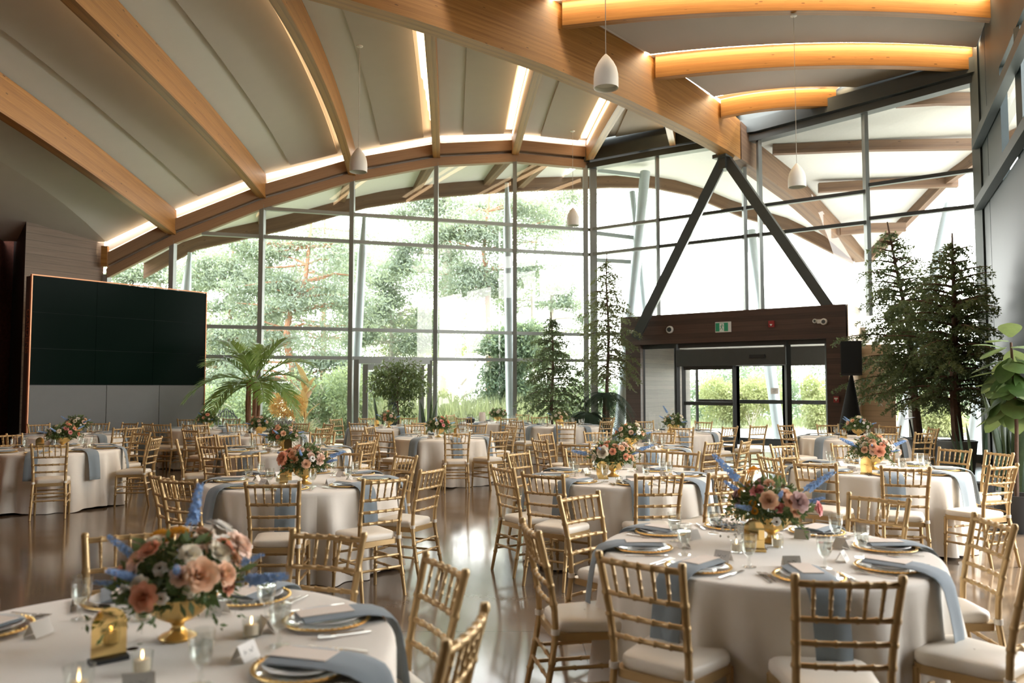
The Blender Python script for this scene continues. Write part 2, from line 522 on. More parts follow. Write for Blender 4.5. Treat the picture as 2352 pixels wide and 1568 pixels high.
# floor
fb = MB().add([(-16, -10, 0), (14, -10, 0), (14, 15, 0), (10.4, 17.3, 0), tuple(C0), (-9.9, 19.35, 0), (-16, 21, 0)], [(0, 1, 2, 3, 4, 5, 6)])
struct(obj('floor', fb, M['floor'], smooth=0), 'polished brown concrete floor with saw-cut joints, mirroring the windows', 'floor')

def glass_quad(pts):
    return MB().add(pts, [tuple(range(len(pts)))])

wn = 0
# long glass wall: one window per bay
BAY_LABEL = ['bay beside the corner column, behind the two potted conifers', 'bay with the tall grasses and pale pine trunk outside',
             'bay above the glazed garden door', 'bay behind the orange coleus and round steel post', 'bay behind the palm fronds', 'low bay half hidden behind the video wall']
for i in range(6):
    ka, kb = KS[i], KS[i + 1]
    za, zb = ZG[i], ZG[i + 1]
    wn += 1
    w = thing('window_%d' % wn, 'full height window, ' + BAY_LABEL[i], 'window', kind='structure')
    fr = MB()
    for z in TZ + [0.06]:
        # clip a transom where the rising head crosses it
        if z < min(za, zb) - 0.05:
            a, b = ka, kb
        elif z < max(za, zb) - 0.05:
            f = (z - za) / (zb - za)
            kk = ka + (kb - ka) * f
            a, b = (ka, kk) if za > zb else (kk, kb)
        else:
            continue
        fr.bar(LP(a, z), LP(b, z), 0.13, 0.09)
    obj('transoms', fr, M['mullion'], w)
    mu = MB()
    kk, zz = kb, zb
    mu.bar(LP(kk, 0), LP(kk, zz + 0.1), 0.115, 0.2)
    obj('mullion', mu, M['mullion'], w)
    obj('glass', glass_quad([LP(ka, 0), LP(kb, 0), LP(kb, zb + 0.1), LP(ka, za + 0.1)]), M['glass'], w, smooth=0)
# corner column
mu = MB()
mu.bar(LP(0, 0) + Vector((-.1, -.05, 0)), LP(0, 8.15) + Vector((-.1, -.05, 0)), 0.14, 0.2)
mu.bar(RP(0, 0) + Vector((.13, -.05, 0)), RP(0, 8.15) + Vector((.13, -.05, 0)), 0.2, 0.2)
struct(obj('trim_1', mu, M['mullion']), 'grey steel corner post where the two glass walls meet', 'column')

# entrance glass wall
RB_LABEL = ['entrance wall window beside the corner post', 'entrance wall window behind the sloping brace foot', 'slim entrance wall window between twin mullions', 'entrance wall window over the vestibule end', 'entrance wall window behind the tall hemlocks']
for i in range(5):
    a, b = TS[i], TS[i + 1]
    wn += 1
    w = thing('window_%d' % wn, RB_LABEL[i], 'window', kind='structure')
    fr = MB()
    for z in ([6.26, 5.52] if i < 4 else [6.4, 5.6, 0.06]):
        fr.bar(RP(a, z), RP(b, z), 0.12, 0.085)
    if i in (0,):
        for z in (3.16, 2.4, 0.06):
            fr.bar(RP(a, z), RP(.13, z), 0.12, 0.075)
    if i == 4:
        fr.bar(RP(.80, 3.16), RP(b, 3.16), 0.12, 0.085)
        fr.bar(RP(.84, 0.09), RP(b, 0.09), 0.14, 0.18)
    obj('transoms', fr, M['mullion'] if i < 1 else M['dark_alu'], w)
    mu = MB()
    if i < 3:
        mu.bar(RP(b, 3.3 if i < 2 else 3.3), RP(b, ZR[i + 1] + .1), 0.09, 0.17)
    elif i == 3:
        mu.bar(RP(b, 3.3), RP(b, ZR[i + 1] + .1), 0.09, 0.17)
        mu.bar(RP(.845, 0), RP(.845, 3.5), 0.09, 0.17)
    if i < 4:
        obj('mullion', mu, M['mullion'], w)
    if i == 0:
        g = glass_quad([RP(0, 0), RP(.15, 0), RP(.15, 3.4), RP(b, 3.4), RP(b, ZR[1] + .1), RP(0, ZR[0] + .1)])
    elif i == 4:
        g = glass_quad([RP(.845, 0), RP(b, 0), RP(b, ZR[5] + .1), RP(a, ZR[4] + .1), RP(a, 3.4), RP(.845, 3.4)])
    else:
        g = glass_quad([RP(a, 3.4), RP(b, 3.4), RP(b, ZR[i + 1] + .1), RP(a, ZR[i] + .1)])
    obj('glass', g, M['glass'], w, smooth=0)

# head members over the glass
hd = MB()
for i in range(6):
    hd.sweep([LP(KS[i], ZG[i]), LP(KS[i + 1], ZG[i + 1])], 0.22, 0.24)
struct(obj('trim_2', hd, M['fascia']), 'lower wood and steel head beam following the arched top of the long glass wall', 'beam')
hd = MB()
for i in range(6):
    hd.sweep([LP(KS[i], ZG[i] + .31, -.06), LP(KS[i + 1], ZG[i + 1] + .31, -.06)], 0.26, 0.30)
struct(obj('trim_3', hd, M['fascia']), 'stained wood fascia under the glowing ceiling edge of the long glass wall', 'fascia')
hd = MB()
for i in range(5):
    hd.sweep([RP(TS[i], ZR[i]), RP(TS[i + 1], ZR[i + 1])], 0.3, 0.17)
    hd.sweep([RP(TS[i], ZR[i] + .2, .08), RP(TS[i + 1], ZR[i + 1] + .2, .08)], 0.34, 0.34)
struct(obj('trim_4', hd, M['steel']), 'dark steel head beam over the entrance glass wall', 'beam')

cl = MB()
for i in range(6):
    a, b = KS[i], KS[i + 1]
    cl.add([LP(a, ZG[i] + .2), LP(b, ZG[i + 1] + .2), LP(b, ZG[i + 1] + 1.5), LP(a, ZG[i] + 1.5)], [(0, 1, 2, 3)])
struct(obj('trim_7', cl, M['ceiling'], smooth=0), 'white closing board behind the fascia of the long glass wall', 'trim')
cl = MB()
for i in range(5):
    cl.add([RP(TS[i], ZR[i] + .3), RP(TS[i + 1], ZR[i + 1] + .3), RP(TS[i + 1], ZR[i + 1] + 1.5), RP(TS[i], ZR[i] + 1.5)], [(0, 1, 2, 3)])
struct(obj('trim_8', cl, M['steel'], smooth=0), 'white closing board above the entrance glass head beam', 'trim')
# ------------------------------------------------------------------ roof timbers
BA, BB = Vector((-1.64, 13.38, 0)), Vector((5.2, 19.85, 0))
BDIR = (BB - BA).normalized()
BNR = Vector((BDIR.y, -BDIR.x, 0))         # toward the right / near side
def beam_z(s):                             # underside height, s in metres from BA
    return interp(s, [-16, -8, -4, -2, 0, 2.65, 5.4, 7.86, 9.42, 13, 17.5], [5.2, 6.75, 7.35, 7.6, 7.75, 7.84, 7.80, 7.66, 7.50, 6.8, 5.55])
def BP(s, dz=0.0, off=0.0):
    p = BA + BDIR * s + BNR * off
    return Vector((p.x, p.y, beam_z(s) + dz))
def beam_s_at_x(x):
    return (x - BA.x) / BDIR.x

bm = MB()
bm.sweep([BP(s, 0, .18) for s in np.linspace(-15, 9.9, 40)], 0.36, [1.5] * 33 + [1.4, 1.3, 1.2, 1.15, 1.1, 1.05, 1.0])
struct(obj('roof_beam', bm, M['glulam']), 'deep main glulam beam running diagonally to the V-shaped steel braces', 'beam')
bm = MB()
bm.sweep([BP(s, 0.02, .18) for s in np.linspace(9.95, 17.4, 14)], 0.36, [float(x) for x in np.linspace(.98, .32, 14)])
struct(obj('roof_beam', bm, M['eave']), 'tapering end of the main beam outside, reaching the roof tip', 'beam')

FAN = {0: .03, 1: .064, 2: .079, 3: .07, 4: .06, 4.925: .05, 5.567: .045, 6.6: .04}
JZ = {0: [(23.25, 8.28), (20.5, 8.12), (17.0, 7.84)], 1: [(22.55, 8.27), (19, 8.16), (15.4, 7.9)], 2: [(21.85, 7.97), (18, 8.14), (13.4, 7.9)],
      3: [(21.1, 7.28), (19.7, 7.6), (17.8, 7.80), (15.8, 7.85), (13.8, 7.78), (11.3, 7.5)], 4: [(20.4, 6.5), (18.9, 6.62), (16, 6.72), (13.2, 6.75), (9.4, 6.72)],
      4.925: [(19.75, 5.42), (17.2, 5.64), (15.4, 5.78), (12.4, 5.96), (7.4, 6.0)], 5.567: [(19.3, 4.53), (17.6, 5.05), (15, 5.3), (12, 5.45), (6, 5.4)],
      6.6: [(18.6, 4.4), (17.0, 4.9), (15, 5.0), (12, 5.1), (4.5, 5.0)]}
def joist_pt(k, Y):
    base = LP(k)
    ys = [q[0] for q in JZ[k]][::-1]
    zs = [q[1] for q in JZ[k]][::-1]
    return Vector((base.x + FAN[k] * (base.y - Y), Y, interp(Y, ys, zs)))
def joist_end(k):
    # Y where the joist line meets the left face of the main beam
    lo, hi = -4.0, 23.0
    for _ in range(50):
        mid = (lo + hi) / 2
        p = joist_pt(k, mid)
        side = (p - BA).dot(Vector((-BDIR.y, BDIR.x, 0)))
        if side > 0:
            hi = mid
        else:
            lo = mid
    return hi
def smooth_line(P, n=3):
    return P
def joist_line(k, m=14):
    y0, y1 = LP(k).y - .1, joist_end(k)
    P = [joist_pt(k, y0 + (y1 - y0) * i / (m - 1)) for i in range(m)]
    z = np.array([p.z for p in P])
    for _ in range(3):
        z[1:-1] = (z[:-2] + 2 * z[1:-1] + z[2:]) / 4
    for p, q in zip(P, z):
        p.z = float(q)
    return P
JL = {k: joist_line(k) for k in JZ}
JNAME = {0: 'glulam joist from the corner post to the main beam', 1: 'glulam joist beside the brightest light slot', 2: 'glulam joist above the glazed garden door', 3: 'long glulam joist behind the bell pendant over the aisle',
         4: 'long glulam joist ending above the palm', 4.925: 'long glulam joist ending above the video wall', 5.567: 'glulam joist meeting the grey plank wall', 6.6: 'outermost joist along the brick wall'}
JOBJ = {}
for k in JZ:
    if k > 5:
        continue
    mb = MB()
    mb.sweep(JL[k], 0.2, 0.62)
    o = obj('roof_beam', mb, M['glulam'])
    JOBJ[k] = struct(o, JNAME[k], 'joist')

def roof_bay(A, B, label, drop=True, led_parent=None, t0=.33, t1=.845, up=.62, dz=.555, led_t=.945, s0=.05, led=True):
    """ceiling between two joist lines A and B (bottom centres); the LED slot runs beside B"""
    n = len(A)
    P = lambda i, t, z: A[i].lerp(B[i], t) + Vector((0, 0, z))
    top = MB().grid([[P(i, t, up) for t in (0, .33, .66, 1)] for i in range(n)])
    c = struct(obj('ceiling_panel', top, M['ceiling'], smooth=60), 'white ceiling ' + label, 'ceiling')
    if drop:
        i0 = 0
        d = MB()
        def Q(i, t, z):
            a = P(i, t, z)
            if i == 0:
                b = P(1, t, z)
                a = a.lerp(b, .38)
            if i == n - 1:
                b = P(n - 2, t, z)
                a = a.lerp(b, .02)
            return a
        tt = [t0 + (t1 - t0) * j / 4 for j in range(5)]
        d.grid([[Q(i, t, dz) for t in tt] for i in range(n)])
        d.grid([[Q(i, t, dz + .06) for t in tt] for i in range(n)])
        for t in (t0, t1):
            d.grid([[Q(i, t, dz), Q(i, t, dz + .06)] for i in range(n)])
        for i in (0, n - 1):
            d.grid([[Q(i, t, dz), Q(i, t, dz + .06)] for t in tt])
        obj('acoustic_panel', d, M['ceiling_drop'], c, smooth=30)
        if not led:
            return c
        l = MB()
        m0, m1 = (0, n) if up < .5 else (1, n)
        pts = [P(i, led_t, up - .08) for i in range(m0, m1)]
        wd = [(A[i] - B[i]).length for i in range(m0, m1)]
        if up > .5:
            # strip fixed to the side of the joist, just under the panel
            rows = []
            for i in range(1, n):
                tg = B[min(i + 1, n - 1)] - B[i - 1]
                s_ = Vector((-tg.y, tg.x, 0)).normalized() * .114
                if s_.dot(A[i] - B[i]) < 0:
                    s_ = -s_
                rows.append([B[i] + s_ + Vector((0, 0, dz - .17)), B[i] + s_ + Vector((0, 0, dz - .05))])
            l.grid(rows)
            obj('led_strip', l, M['led_side'], c, smooth=0)
            l = MB()
            rows = []
            for i in range(1, n):
                tg = B[min(i + 1, n - 1)] - B[i - 1]
                s_ = Vector((-tg.y, tg.x, 0)).normalized()
                if s_.dot(A[i] - B[i]) < 0:
                    s_ = -s_
                rows.append([B[i] + s_ * .12 + Vector((0, 0, dz + .03)), B[i] + s_ * .29 + Vector((0, 0, dz + .03))])
            l.grid(rows)
            obj('led_diffuser', l, M['led_slot'], c, smooth=0)
            return c
        l.grid([[P(i, led_t - .05 * 2.0 / max(w_, .6), up - .02), P(i, led_t + .015 * 2.0 / max(w_, .6), up - .02)] for i, w_ in zip(range(m0, m1), wd)])
        obj('led_strip', l, M['led_bright'], c, smooth=0)
    return c

roof_bay(JL[6.6], JL[5.567], 'bay against the brick wall', False)
roof_bay(JL[5.567], JL[4.925], 'bay above the video wall', False)
mb = MB()
mb.sweep([JL[5.567][0], JL[5.567][0] + Vector((.02, -.12, 0))], .14, .5)
struct(obj('roof_beam', mb, M['glulam']), 'short glulam stub where the plank wall meets the head beam', 'joist')
roof_bay(JL[4.925], JL[4], 'bay between the two longest joists', True)
roof_bay(JL[4], JL[3], 'bay above the palm and coleus', True)
roof_bay(JL[3], JL[2], 'bay holding the pendant over the aisle', True)
roof_bay(JL[2], JL[1], 'bay with the first bright light slot', True)
roof_bay(JL[1], JL[0], 'bay with the second bright light slot', True)
# short joist between corner and braces
def RPz(t, dz):
    p = RP(t)
    p.z = interp(t, TS, ZR) + dz
    return p
sj0, sj1 = RPz(.27, .22), BP(7.3, .1, 0)
SJ = [sj0.lerp(sj1, i / 13) for i in range(14)]
mb = MB()
mb.sweep(SJ, .16, .5)
struct(obj('roof_beam', mb, M['glulam']), 'short glulam joist left of the steel brace apex', 'joist')
E0 = [RPz(.02, .2).lerp(RPz(.25, .2), 0)] * 1
A_ = [JL[0][i] for i in range(14)]
roof_bay(A_, SJ, 'triangle beside the brace apex', True, t1=.9)
roof_bay(SJ, [RPz(.46, .2).lerp(BP(9.3, .1), i / 13) for i in range(14)], 'small triangle at the brace apex', False)

# LED along the top of the long wall fascia
for i in range(6):
    l = MB()
    a, b = LP(KS[i], ZG[i] + .617, -.10), LP(KS[i + 1], ZG[i + 1] + .617, -.10)
    a2, b2 = a.lerp(b, .05), a.lerp(b, .95)
    d = Vector((.0, -.07, 0))
    l.add([a2, b2, b2 + d, a2 + d], [(0, 1, 2, 3)])
    o = obj('led_strip', l, M['led_face'], smooth=0)
    tag(o, 'warm light strip on the fascia, bay ' + ['next to the corner post', 'of the first light slot', 'over the garden door', 'over the coleus', 'over the palm', 'over the video wall end'][i], 'light strip', 'light strips along the long glass wall')

# right hand roof: joists run across to the dark side wall
def rj(y, zl, zm, zr, x1):
    s = (y - BA.y) / BDIR.y
    p = BP(s, 0, .36)
    # solve for point on right face with that y
    s += (y - p.y) / BDIR.y
    p = BP(s, 0, .36)
    xs = np.linspace(p.x, x1, 14)
    f = np.linspace(0, 1, 14)
    zs = zl * (1 - f) + zr * f + 4 * f * (1 - f) * (zm - (zl + zr) / 2)
    return [Vector((float(x), y, float(z))) for x, z in zip(xs, zs)]
def wall_x(y):
    return 10.33 - .4426 * (17.2 - y) if y > 10.5 else 9.0
RJ = [rj(15.37, 8.72, 9.02, 8.86, wall_x(15.37)), rj(17.46, 8.50, 8.72, 8.58, 10.2), rj(19.3, 8.25, 8.42, 8.40, 7.85)]
RJ[1] = [p + Vector((0, -.25 * i / 13, 0)) for i, p in enumerate(RJ[1])]
RJ[2] = [p + Vector((0, -.3 * i / 13, 0)) for i, p in enumerate(RJ[2])]
RJN = ['topmost lit glulam joist across to the dark side wall', 'middle lit glulam joist across to the corner column', 'short lit glulam joist above the entrance glass wall']
for P, nm, h in zip(RJ, RJN, (.52, .5, .42)):
    mb = MB()
    mb.sweep(P, .2, h)
    struct(obj('roof_beam', mb, M['glulam']), nm, 'joist')
near = []
for j, y in enumerate((13.25, 11.1, 8.9, 6.7, 4.5, 2.3, 0.1, -2.1, -4.3, -6.5)):
    P = rj(y, 8.75, 8.95, 8.8, wall_x(y))
    for p in P:
        p.z = max(p.z, 8.2) if y < 5 else p.z
    near.append(P)
def far_bay(A, B, label, **k):
    return roof_bay(A, B, label, True, t0=.13, t1=.83, up=.48, dz=.36, led_t=.905, **k)
far_bay(near[0], RJ[0], 'strip before the topmost lit joist')
far_bay(RJ[0], RJ[1], 'strip with the pendant canopy between the lit joists')
far_bay(RJ[1], RJ[2], 'strip above the short lit joist')
roof_bay(RJ[2], [BP(9.0, .55, .4).lerp(RPz(.95, .4), 0.0 + i / 13 * .0) + (RPz(.72, .45) - BP(9.0, .55, .4)) * (i / 13) for i in range(14)], 'triangle over the entrance glass', False, up=.42)
for j in range(len(near) - 1):
    far_bay(near[j + 1], near[j], 'overhead strip, %s from the topmost lit joist' % ORD[j + 1], led=(j < 2))
for j in (0, 1, 2, 3):
    mb = MB()
    mb.sweep(near[j], .2, .52)
    struct(obj('roof_beam', mb, M['glulam']), 'glulam joist overhead, %s before the topmost lit one' % ORD[j], 'joist')

# V braces
apex = Vector((5.42, 20.0, 7.48))
br = thing('column', 'V-shaped pair of dark steel braces carrying the main beam end', 'brace', (0, 0, 0), kind='structure')
for nm, foot in (('brace', Vector((3.22, 20.75, 2.9))), ('brace', Vector((7.62, 18.12, 2.9)))):
    mb = MB()
    mb.bar(foot, apex + (foot - apex).normalized() * .05, .17, .24)
    obj(nm, mb, M['steel'], br)
mb = MB()
mb.box(apex + Vector((0, 0, .0)), (.5, .4, .10), .7)
mb.box(apex + Vector((0, 0, -.18)), (.3, .22, .3), .7)
obj('bearing_plate', mb, M['steel'], br)

# ------------------------------------------------------------------ vestibule
def F(px, off):
    """point on the line parallel to the entrance wall, off metres inside, seen at column px"""
    u = (px - 1176) / FPX
    p = C0 + RIN * off
    t = (u * p.y - p.x) / (RD.x - u * RD.y)
    q = p + RD * t
    return Vector((q.x, q.y, 0))
def V3(p, z):
    return Vector((p.x, p.y, z))
ZC0, ZC1 = 2.74, 3.50
fa, fb_ = F(1426, 1.2), F(1945, 1.2)
back = -RIN * 1.15
cb = MB()
L = (fb_ - fa).length
ang = math.atan2(RDIR.y, RDIR.x)
def slab(mb, a, b, depth, z0, z1):
    """box with front edge a-b, going back by depth"""
    c = (a + b) / 2 - RIN * depth / 2
    mb.box((c.x, c.y, (z0 + z1) / 2), ((b - a).length, depth, z1 - z0), ang)
slab(cb, fa, fb_, 1.15, ZC0, ZC1)
struct(obj('wall_vestibule', cb, M['walnut']), 'dark walnut canopy box over the entrance doors, holding the exit sign', 'canopy')
# end cladding (pale cedar, sunlight put into its colour) to the right of the canopy and the short wall under it
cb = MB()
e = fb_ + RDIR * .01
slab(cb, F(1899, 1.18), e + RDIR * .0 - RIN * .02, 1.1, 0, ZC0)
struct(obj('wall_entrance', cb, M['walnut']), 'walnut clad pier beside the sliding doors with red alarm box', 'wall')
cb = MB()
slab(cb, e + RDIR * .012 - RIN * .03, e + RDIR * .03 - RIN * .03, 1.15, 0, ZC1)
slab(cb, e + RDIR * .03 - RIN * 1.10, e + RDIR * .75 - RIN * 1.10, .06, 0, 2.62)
struct(obj('wall_cedar', cb, M['cedar']), 'pale cedar end wall of the vestibule behind the loudspeaker, coloured as if sunlit', 'wall')
cb = MB()
a1, a2 = F(1437, 1.15), F(1471, 1.15)
slab(cb, a1, a2, .25, 0, ZC0)
struct(obj('wall_pier', cb, M['walnut']), 'walnut clad pier at the fern end of the vestibule', 'wall')
# inner left wall and ceiling of the vestibule
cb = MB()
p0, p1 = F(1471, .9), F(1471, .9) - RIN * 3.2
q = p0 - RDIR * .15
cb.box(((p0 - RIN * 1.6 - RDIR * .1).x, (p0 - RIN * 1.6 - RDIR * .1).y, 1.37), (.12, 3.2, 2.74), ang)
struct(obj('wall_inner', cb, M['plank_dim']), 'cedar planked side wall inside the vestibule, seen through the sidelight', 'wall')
cb = MB()
slab(cb, F(1440, .05), F(1990, .05), 2.6, ZC0 + .0, ZC0 + .3)
struct(obj('ceiling_vestibule', cb, M['soffit']), 'pale ceiling of the vestibule', 'ceiling')

DOFF = .95
def dplane(px, z, off=DOFF):
    return V3(F(px, off), z)
def frame(mb, pxa, pxb, z0, z1, w=.06, dp=.09, off=DOFF, sill=True):
    a, b = F(pxa, off), F(pxb, off)
    for p in (a, b):
        mb.bar(V3(p, z0), V3(p, z1), w, dp)
    mb.bar(V3(a, z1 - w / 2), V3(b, z1 - w / 2), dp, w)
    if sill:
        mb.bar(V3(a, z0 + w), V3(b, z0 + w), dp, 2 * w)
# door_1 = sliding entrance doors, inner set
d = thing('door_1', 'grey framed automatic sliding doors under the walnut canopy', 'door', kind='structure')
mb = MB()
frame(mb, 1478, 1552, 0, ZC0 - .02, .07)
frame(mb, 1812, 1900, 0, ZC0 - .02, .07)
for p in (1556, 1808):
    mb.bar(dplane(p, 0), dplane(p, ZC0), .09, .16)
mb.bar(dplane(1478, ZC0 - .05), dplane(1900, ZC0 - .05), .12, .12)
obj('side_frame', mb, M['dark_alu'], d)
mb = MB()
mb.sweep([dplane(1556, 2.16, DOFF + .06), dplane(1808, 2.16, DOFF + .06)], .2, .42)
obj('header', mb, M['steel'], d)
mb = MB()
pa, pb = dplane(1722, 2.37, DOFF + .18), dplane(1757, 2.37, DOFF + .18)
mb.bar(pa, pb, .06, .085)
obj('motion_sensor', mb, M['black'], d)
for pxa, pxb, off, glass_only in ((1570, 1686, DOFF - .02, False),):
    mb = MB()
    frame(mb, pxa, pxb, 0.02, 2.16, .09, .06, off)
    mb.bar(dplane(pxa, 1.22, off), dplane(pxb, 1.22, off), .06, .09)
    leaf = obj('door_leaf', mb, M['dark_alu'], d)
    obj('pane', glass_quad([dplane(pxa, 0.02, off), dplane(pxb, 0.02, off), dplane(pxb, 2.16, off), dplane(pxa, 2.16, off)]), M['glass'], leaf, smooth=0)
for pxa, pxb in ((1480, 1550), (1814, 1898)):
    obj('sidelight', glass_quad([dplane(pxa, 0.02), dplane(pxb, 0.02), dplane(pxb, ZC0), dplane(pxa, ZC0)]), M['glass'], d, smooth=0)
# door_2 = outer set
OO = -2.2
d = thing('door_2', 'outer sliding doors of the vestibule, seen through the inner opening', 'door', kind='structure')
mb = MB()
frame(mb, 1600, 1694, 0, 2.55, .07, .1, OO)
frame(mb, 1694, 1800, 0, 2.55, .07, .1, OO)
frame(mb, 1800, 1905, 0, 2.55, .07, .1, OO)
mb.sweep([dplane(1560, 2.22, OO), dplane(1960, 2.22, OO)], .12, .55)
mb.bar(dplane(1600, 1.22, OO), dplane(1940, 1.22, OO), .06, .11)
mb.bar(dplane(1600, .1, OO), dplane(1960, .1, OO), .08, .2)
obj('door_frame', mb, M['dark_alu'], d)
obj('pane', glass_quad([dplane(1560, 0, OO), dplane(1960, 0, OO), dplane(1960, 2.5, OO), dplane(1560, 2.5, OO)]), M['glass'], d, smooth=0)
nb = MB()
a, b = dplane(1769, 1.44, OO + .08), dplane(1787, 1.44, OO + .08)
nb.add([a, b, b + Vector((0, 0, .17)), a + Vector((0, 0, .17))], [(0, 1, 2, 3)])
for r_, (x0, x1) in enumerate(((.2, .8), (.3, .75), (.25, .6))):
    z = .125 - r_ * .035
    p, q = a.lerp(b, x0) + RIN * .004, a.lerp(b, x1) + RIN * .004
    nb.add([p + Vector((0, 0, z)), q + Vector((0, 0, z)), q + Vector((0, 0, z + .008)), p + Vector((0, 0, z + .008))], [(0, 1, 2, 3)])
me = nb.mesh('notice', [M['card'], M['ink']], 0)
for i, p in enumerate(me.polygons):
    p.material_index = 0 if i == 0 else 1
tag(link('notice', me), 'small white paper notice taped on the outer door glass', 'notice')

# door_3 = glazed garden door in the long wall
d = thing('door_3', 'grey framed glazed garden door behind the weeping fig', 'door', kind='structure')
ka, kb = 2.93, 2.07
mb = MB()
for k in (ka, kb):
    mb.bar(LP(k, 0, -.03), LP(k, 2.36, -.03), .13, .12)
mb.bar(LP(ka, 2.31, -.03), LP(kb, 2.31, -.03), .12, .11)
obj('door_frame', mb, M['mullion'], d)
mb = MB()
for k in (2.83, 2.17):
    mb.bar(LP(k, 0.02, -.05), LP(k, 2.24, -.05), .14, .06)
mb.bar(LP(2.83, 2.17, -.05), LP(2.17, 2.17, -.05), .06, .15)
mb.bar(LP(2.83, .15, -.05), LP(2.17, .15, -.05), .06, .26)
obj('door_leaf', mb, M['mullion'], d)
mb = MB()
mb.bar(LP(2.5, 0.02, -.05), LP(2.5, 2.24, -.05), .26, .06)
obj('meeting_stile', mb, M['wall_steel'], d)

# ------------------------------------------------------------------ side walls
wl = MB()
a, b = Vector((-9.98, 19.33, 0)), Vector((-10.96, 17.8, 0))
wl.add([a, b, b + Vector((0, 0, 7.2)), a + Vector((0, 0, 7.2))], [(0, 1, 2, 3)], [((0, 0), (1.8, 0), (1.8, 7.2), (0, 7.2))])
struct(obj('wall_plank', wl, M['plank'], smooth=0), 'wall of wide grey brown planks rising behind the video wall', 'wall')
wl = MB()
c = Vector((-11.95, 18.95, 0))
wl.add([b, c, c + Vector((0, 0, 7.2)), b + Vector((0, 0, 7.2))], [(0, 1, 2, 3)])
struct(obj('wall_dark', wl, M['black_wall'], smooth=0), 'charcoal wall turning away beside the plank wall', 'wall')
wl = MB()
d_ = Vector((-12.9, -6, 0))
wl.add([c, d_, d_ + Vector((0, 0, 7.6)), c + Vector((0, 0, 7.6))], [(0, 1, 2, 3)])
struct(obj('wall_left', wl, M['brick'], smooth=0), 'dim brick side wall at the edge of the hall', 'wall')

wl = MB()
wl.add([(-12.9, -6, 0), (9.0, -6, 0), (9.0, -6, 9.6), (-12.9, -6, 9.6)], [(0, 1, 2, 3)])
struct(obj('wall_back', wl, M['black_wall'], smooth=0), 'dark wall behind the photographer', 'wall')
wl = MB()
a, b = Vector((7.6, 11.05, 0)), Vector((9.0, -6, 0))
def q4(f0, f1, z0, z1):
    p, q = a.lerp(b, f0), a.lerp(b, f1)
    wl.add([V3(p, z0), V3(q, z0), V3(q, z1), V3(p, z1)], [(0, 1, 2, 3)])
q4(0, 1, 0, .4)
q4(0, 1, 6.3, 9.6)
for f0, f1 in ((0, .04), (.18, .21), (.36, .39), (.52, 1)):
    q4(f0, f1, .4, 6.3)
struct(obj('wall_side', wl, M['wall_steel'], smooth=0), 'side wall with tall windows outside the picture', 'wall')
# dark steel side wall on the right
W0 = Vector((10.33, 17.2, 0))
WD = Vector((-.405, -.914, 0))
WN = Vector((-.914, .405, 0))
def WP(t, z=0, off=0):
    p = W0 + WD * t + WN * off
    return Vector((p.x, p.y, z))
wa = math.atan2(WD.y, WD.x)
def wslab(mb, t0, t1, z0, z1, th=.12, off=0):
    p = (WP(t0, 0, off) + WP(t1, 0, off)) / 2
    mb.box((p.x, p.y, (z0 + z1) / 2), (t1 - t0, th, z1 - z0), wa)
wl = MB()
wslab(wl, 0.3, 1.15, 0, 9.4)
wslab(wl, 1.20, 2.9, 0, 9.4)
wslab(wl, 2.9, 6.6, 7.6, 9.4)
wslab(wl, 2.9, 6.6, 0, 5.45)
struct(obj('wall_right', wl, M['wall_steel']), 'dark blue grey metal clad side wall behind the hemlocks', 'wall')
wl = MB()
wl.bar(WP(.12, 0, .02), WP(.12, 9.3, .02), .3, .3)
struct(obj('trim_5', wl, M['steel']), 'dark steel column where the entrance wall meets the side wall', 'column')
wl = MB()
for z in (5.55, 6.9):
    wl.bar(WP(.2, z, .16), WP(6.6, z, .16), .16, .2)
wl.bar(WP(4.7, 5.4, .0), WP(4.7, 7.6, .0), .12, .16)
struct(obj('trim_6', wl, M['wall_steel']), 'horizontal steel rails crossing the dark side wall', 'rail')
wn += 1
w = thing('window_%d' % wn, 'side wall window at the picture edge beyond the metal cladding', 'window', kind='structure')
obj('glass', glass_quad([WP(2.9, 5.4), WP(6.6, 5.4), WP(6.6, 7.6), WP(2.9, 7.6)]), M['glass'], w, smooth=0)

# ------------------------------------------------------------------ roof outside: eaves, soffits, posts
ev = []
for px, py, k in ((330, 640, 5.3), (450, 574, 4.7), (658, 528, 3.7), (840, 478, 2.85), (995, 454, 2.1), (1180, 440, 1.1), (1290, 436, .45)):
    p = LP(k, 0, 3.0)
    # slide along the eave line until the column matches
    u = (px - 1176) / FPX * 1.02
    base = C0 + NOUT * 3.0
    t = (u * base.y - base.x) / (LD.x - u * LD.y)
    q = base + LD * t
    ev.append(at(px, py, q.y))
tip = Vector((11.35, 25.1, 5.5))
pr = []
c1 = ev[-1]
for px, py in ((1400, 431), (1498, 432), (1587, 450), (1700, 498), (1816, 533), (1959, 606)):
    Y = 26.4 + (25.1 - 26.4) * (px - 1290) / (1990 - 1290)
    pr.append(at(px, py, Y))
el = ev + pr
mb = MB()
mb.sweep(el, .18, .5)
struct(obj('eave_beam', mb, M['eave']), 'curved brown eave timber outside, dipping to the roof tip', 'beam')
re_ = [at(1995, 606, 25.0), at(2080, 520, 23.4), at(2170, 428, 21.6), at(2240, 380, 20.0), Vector((13.4, 17.0, 8.3)), Vector((14.2, 13.0, 9.2))]
mb = MB()
mb.sweep(re_, .18, .34)
struct(obj('eave_beam', mb, M['eave']), 'brown eave timber rising from the roof tip toward the side wall', 'beam')
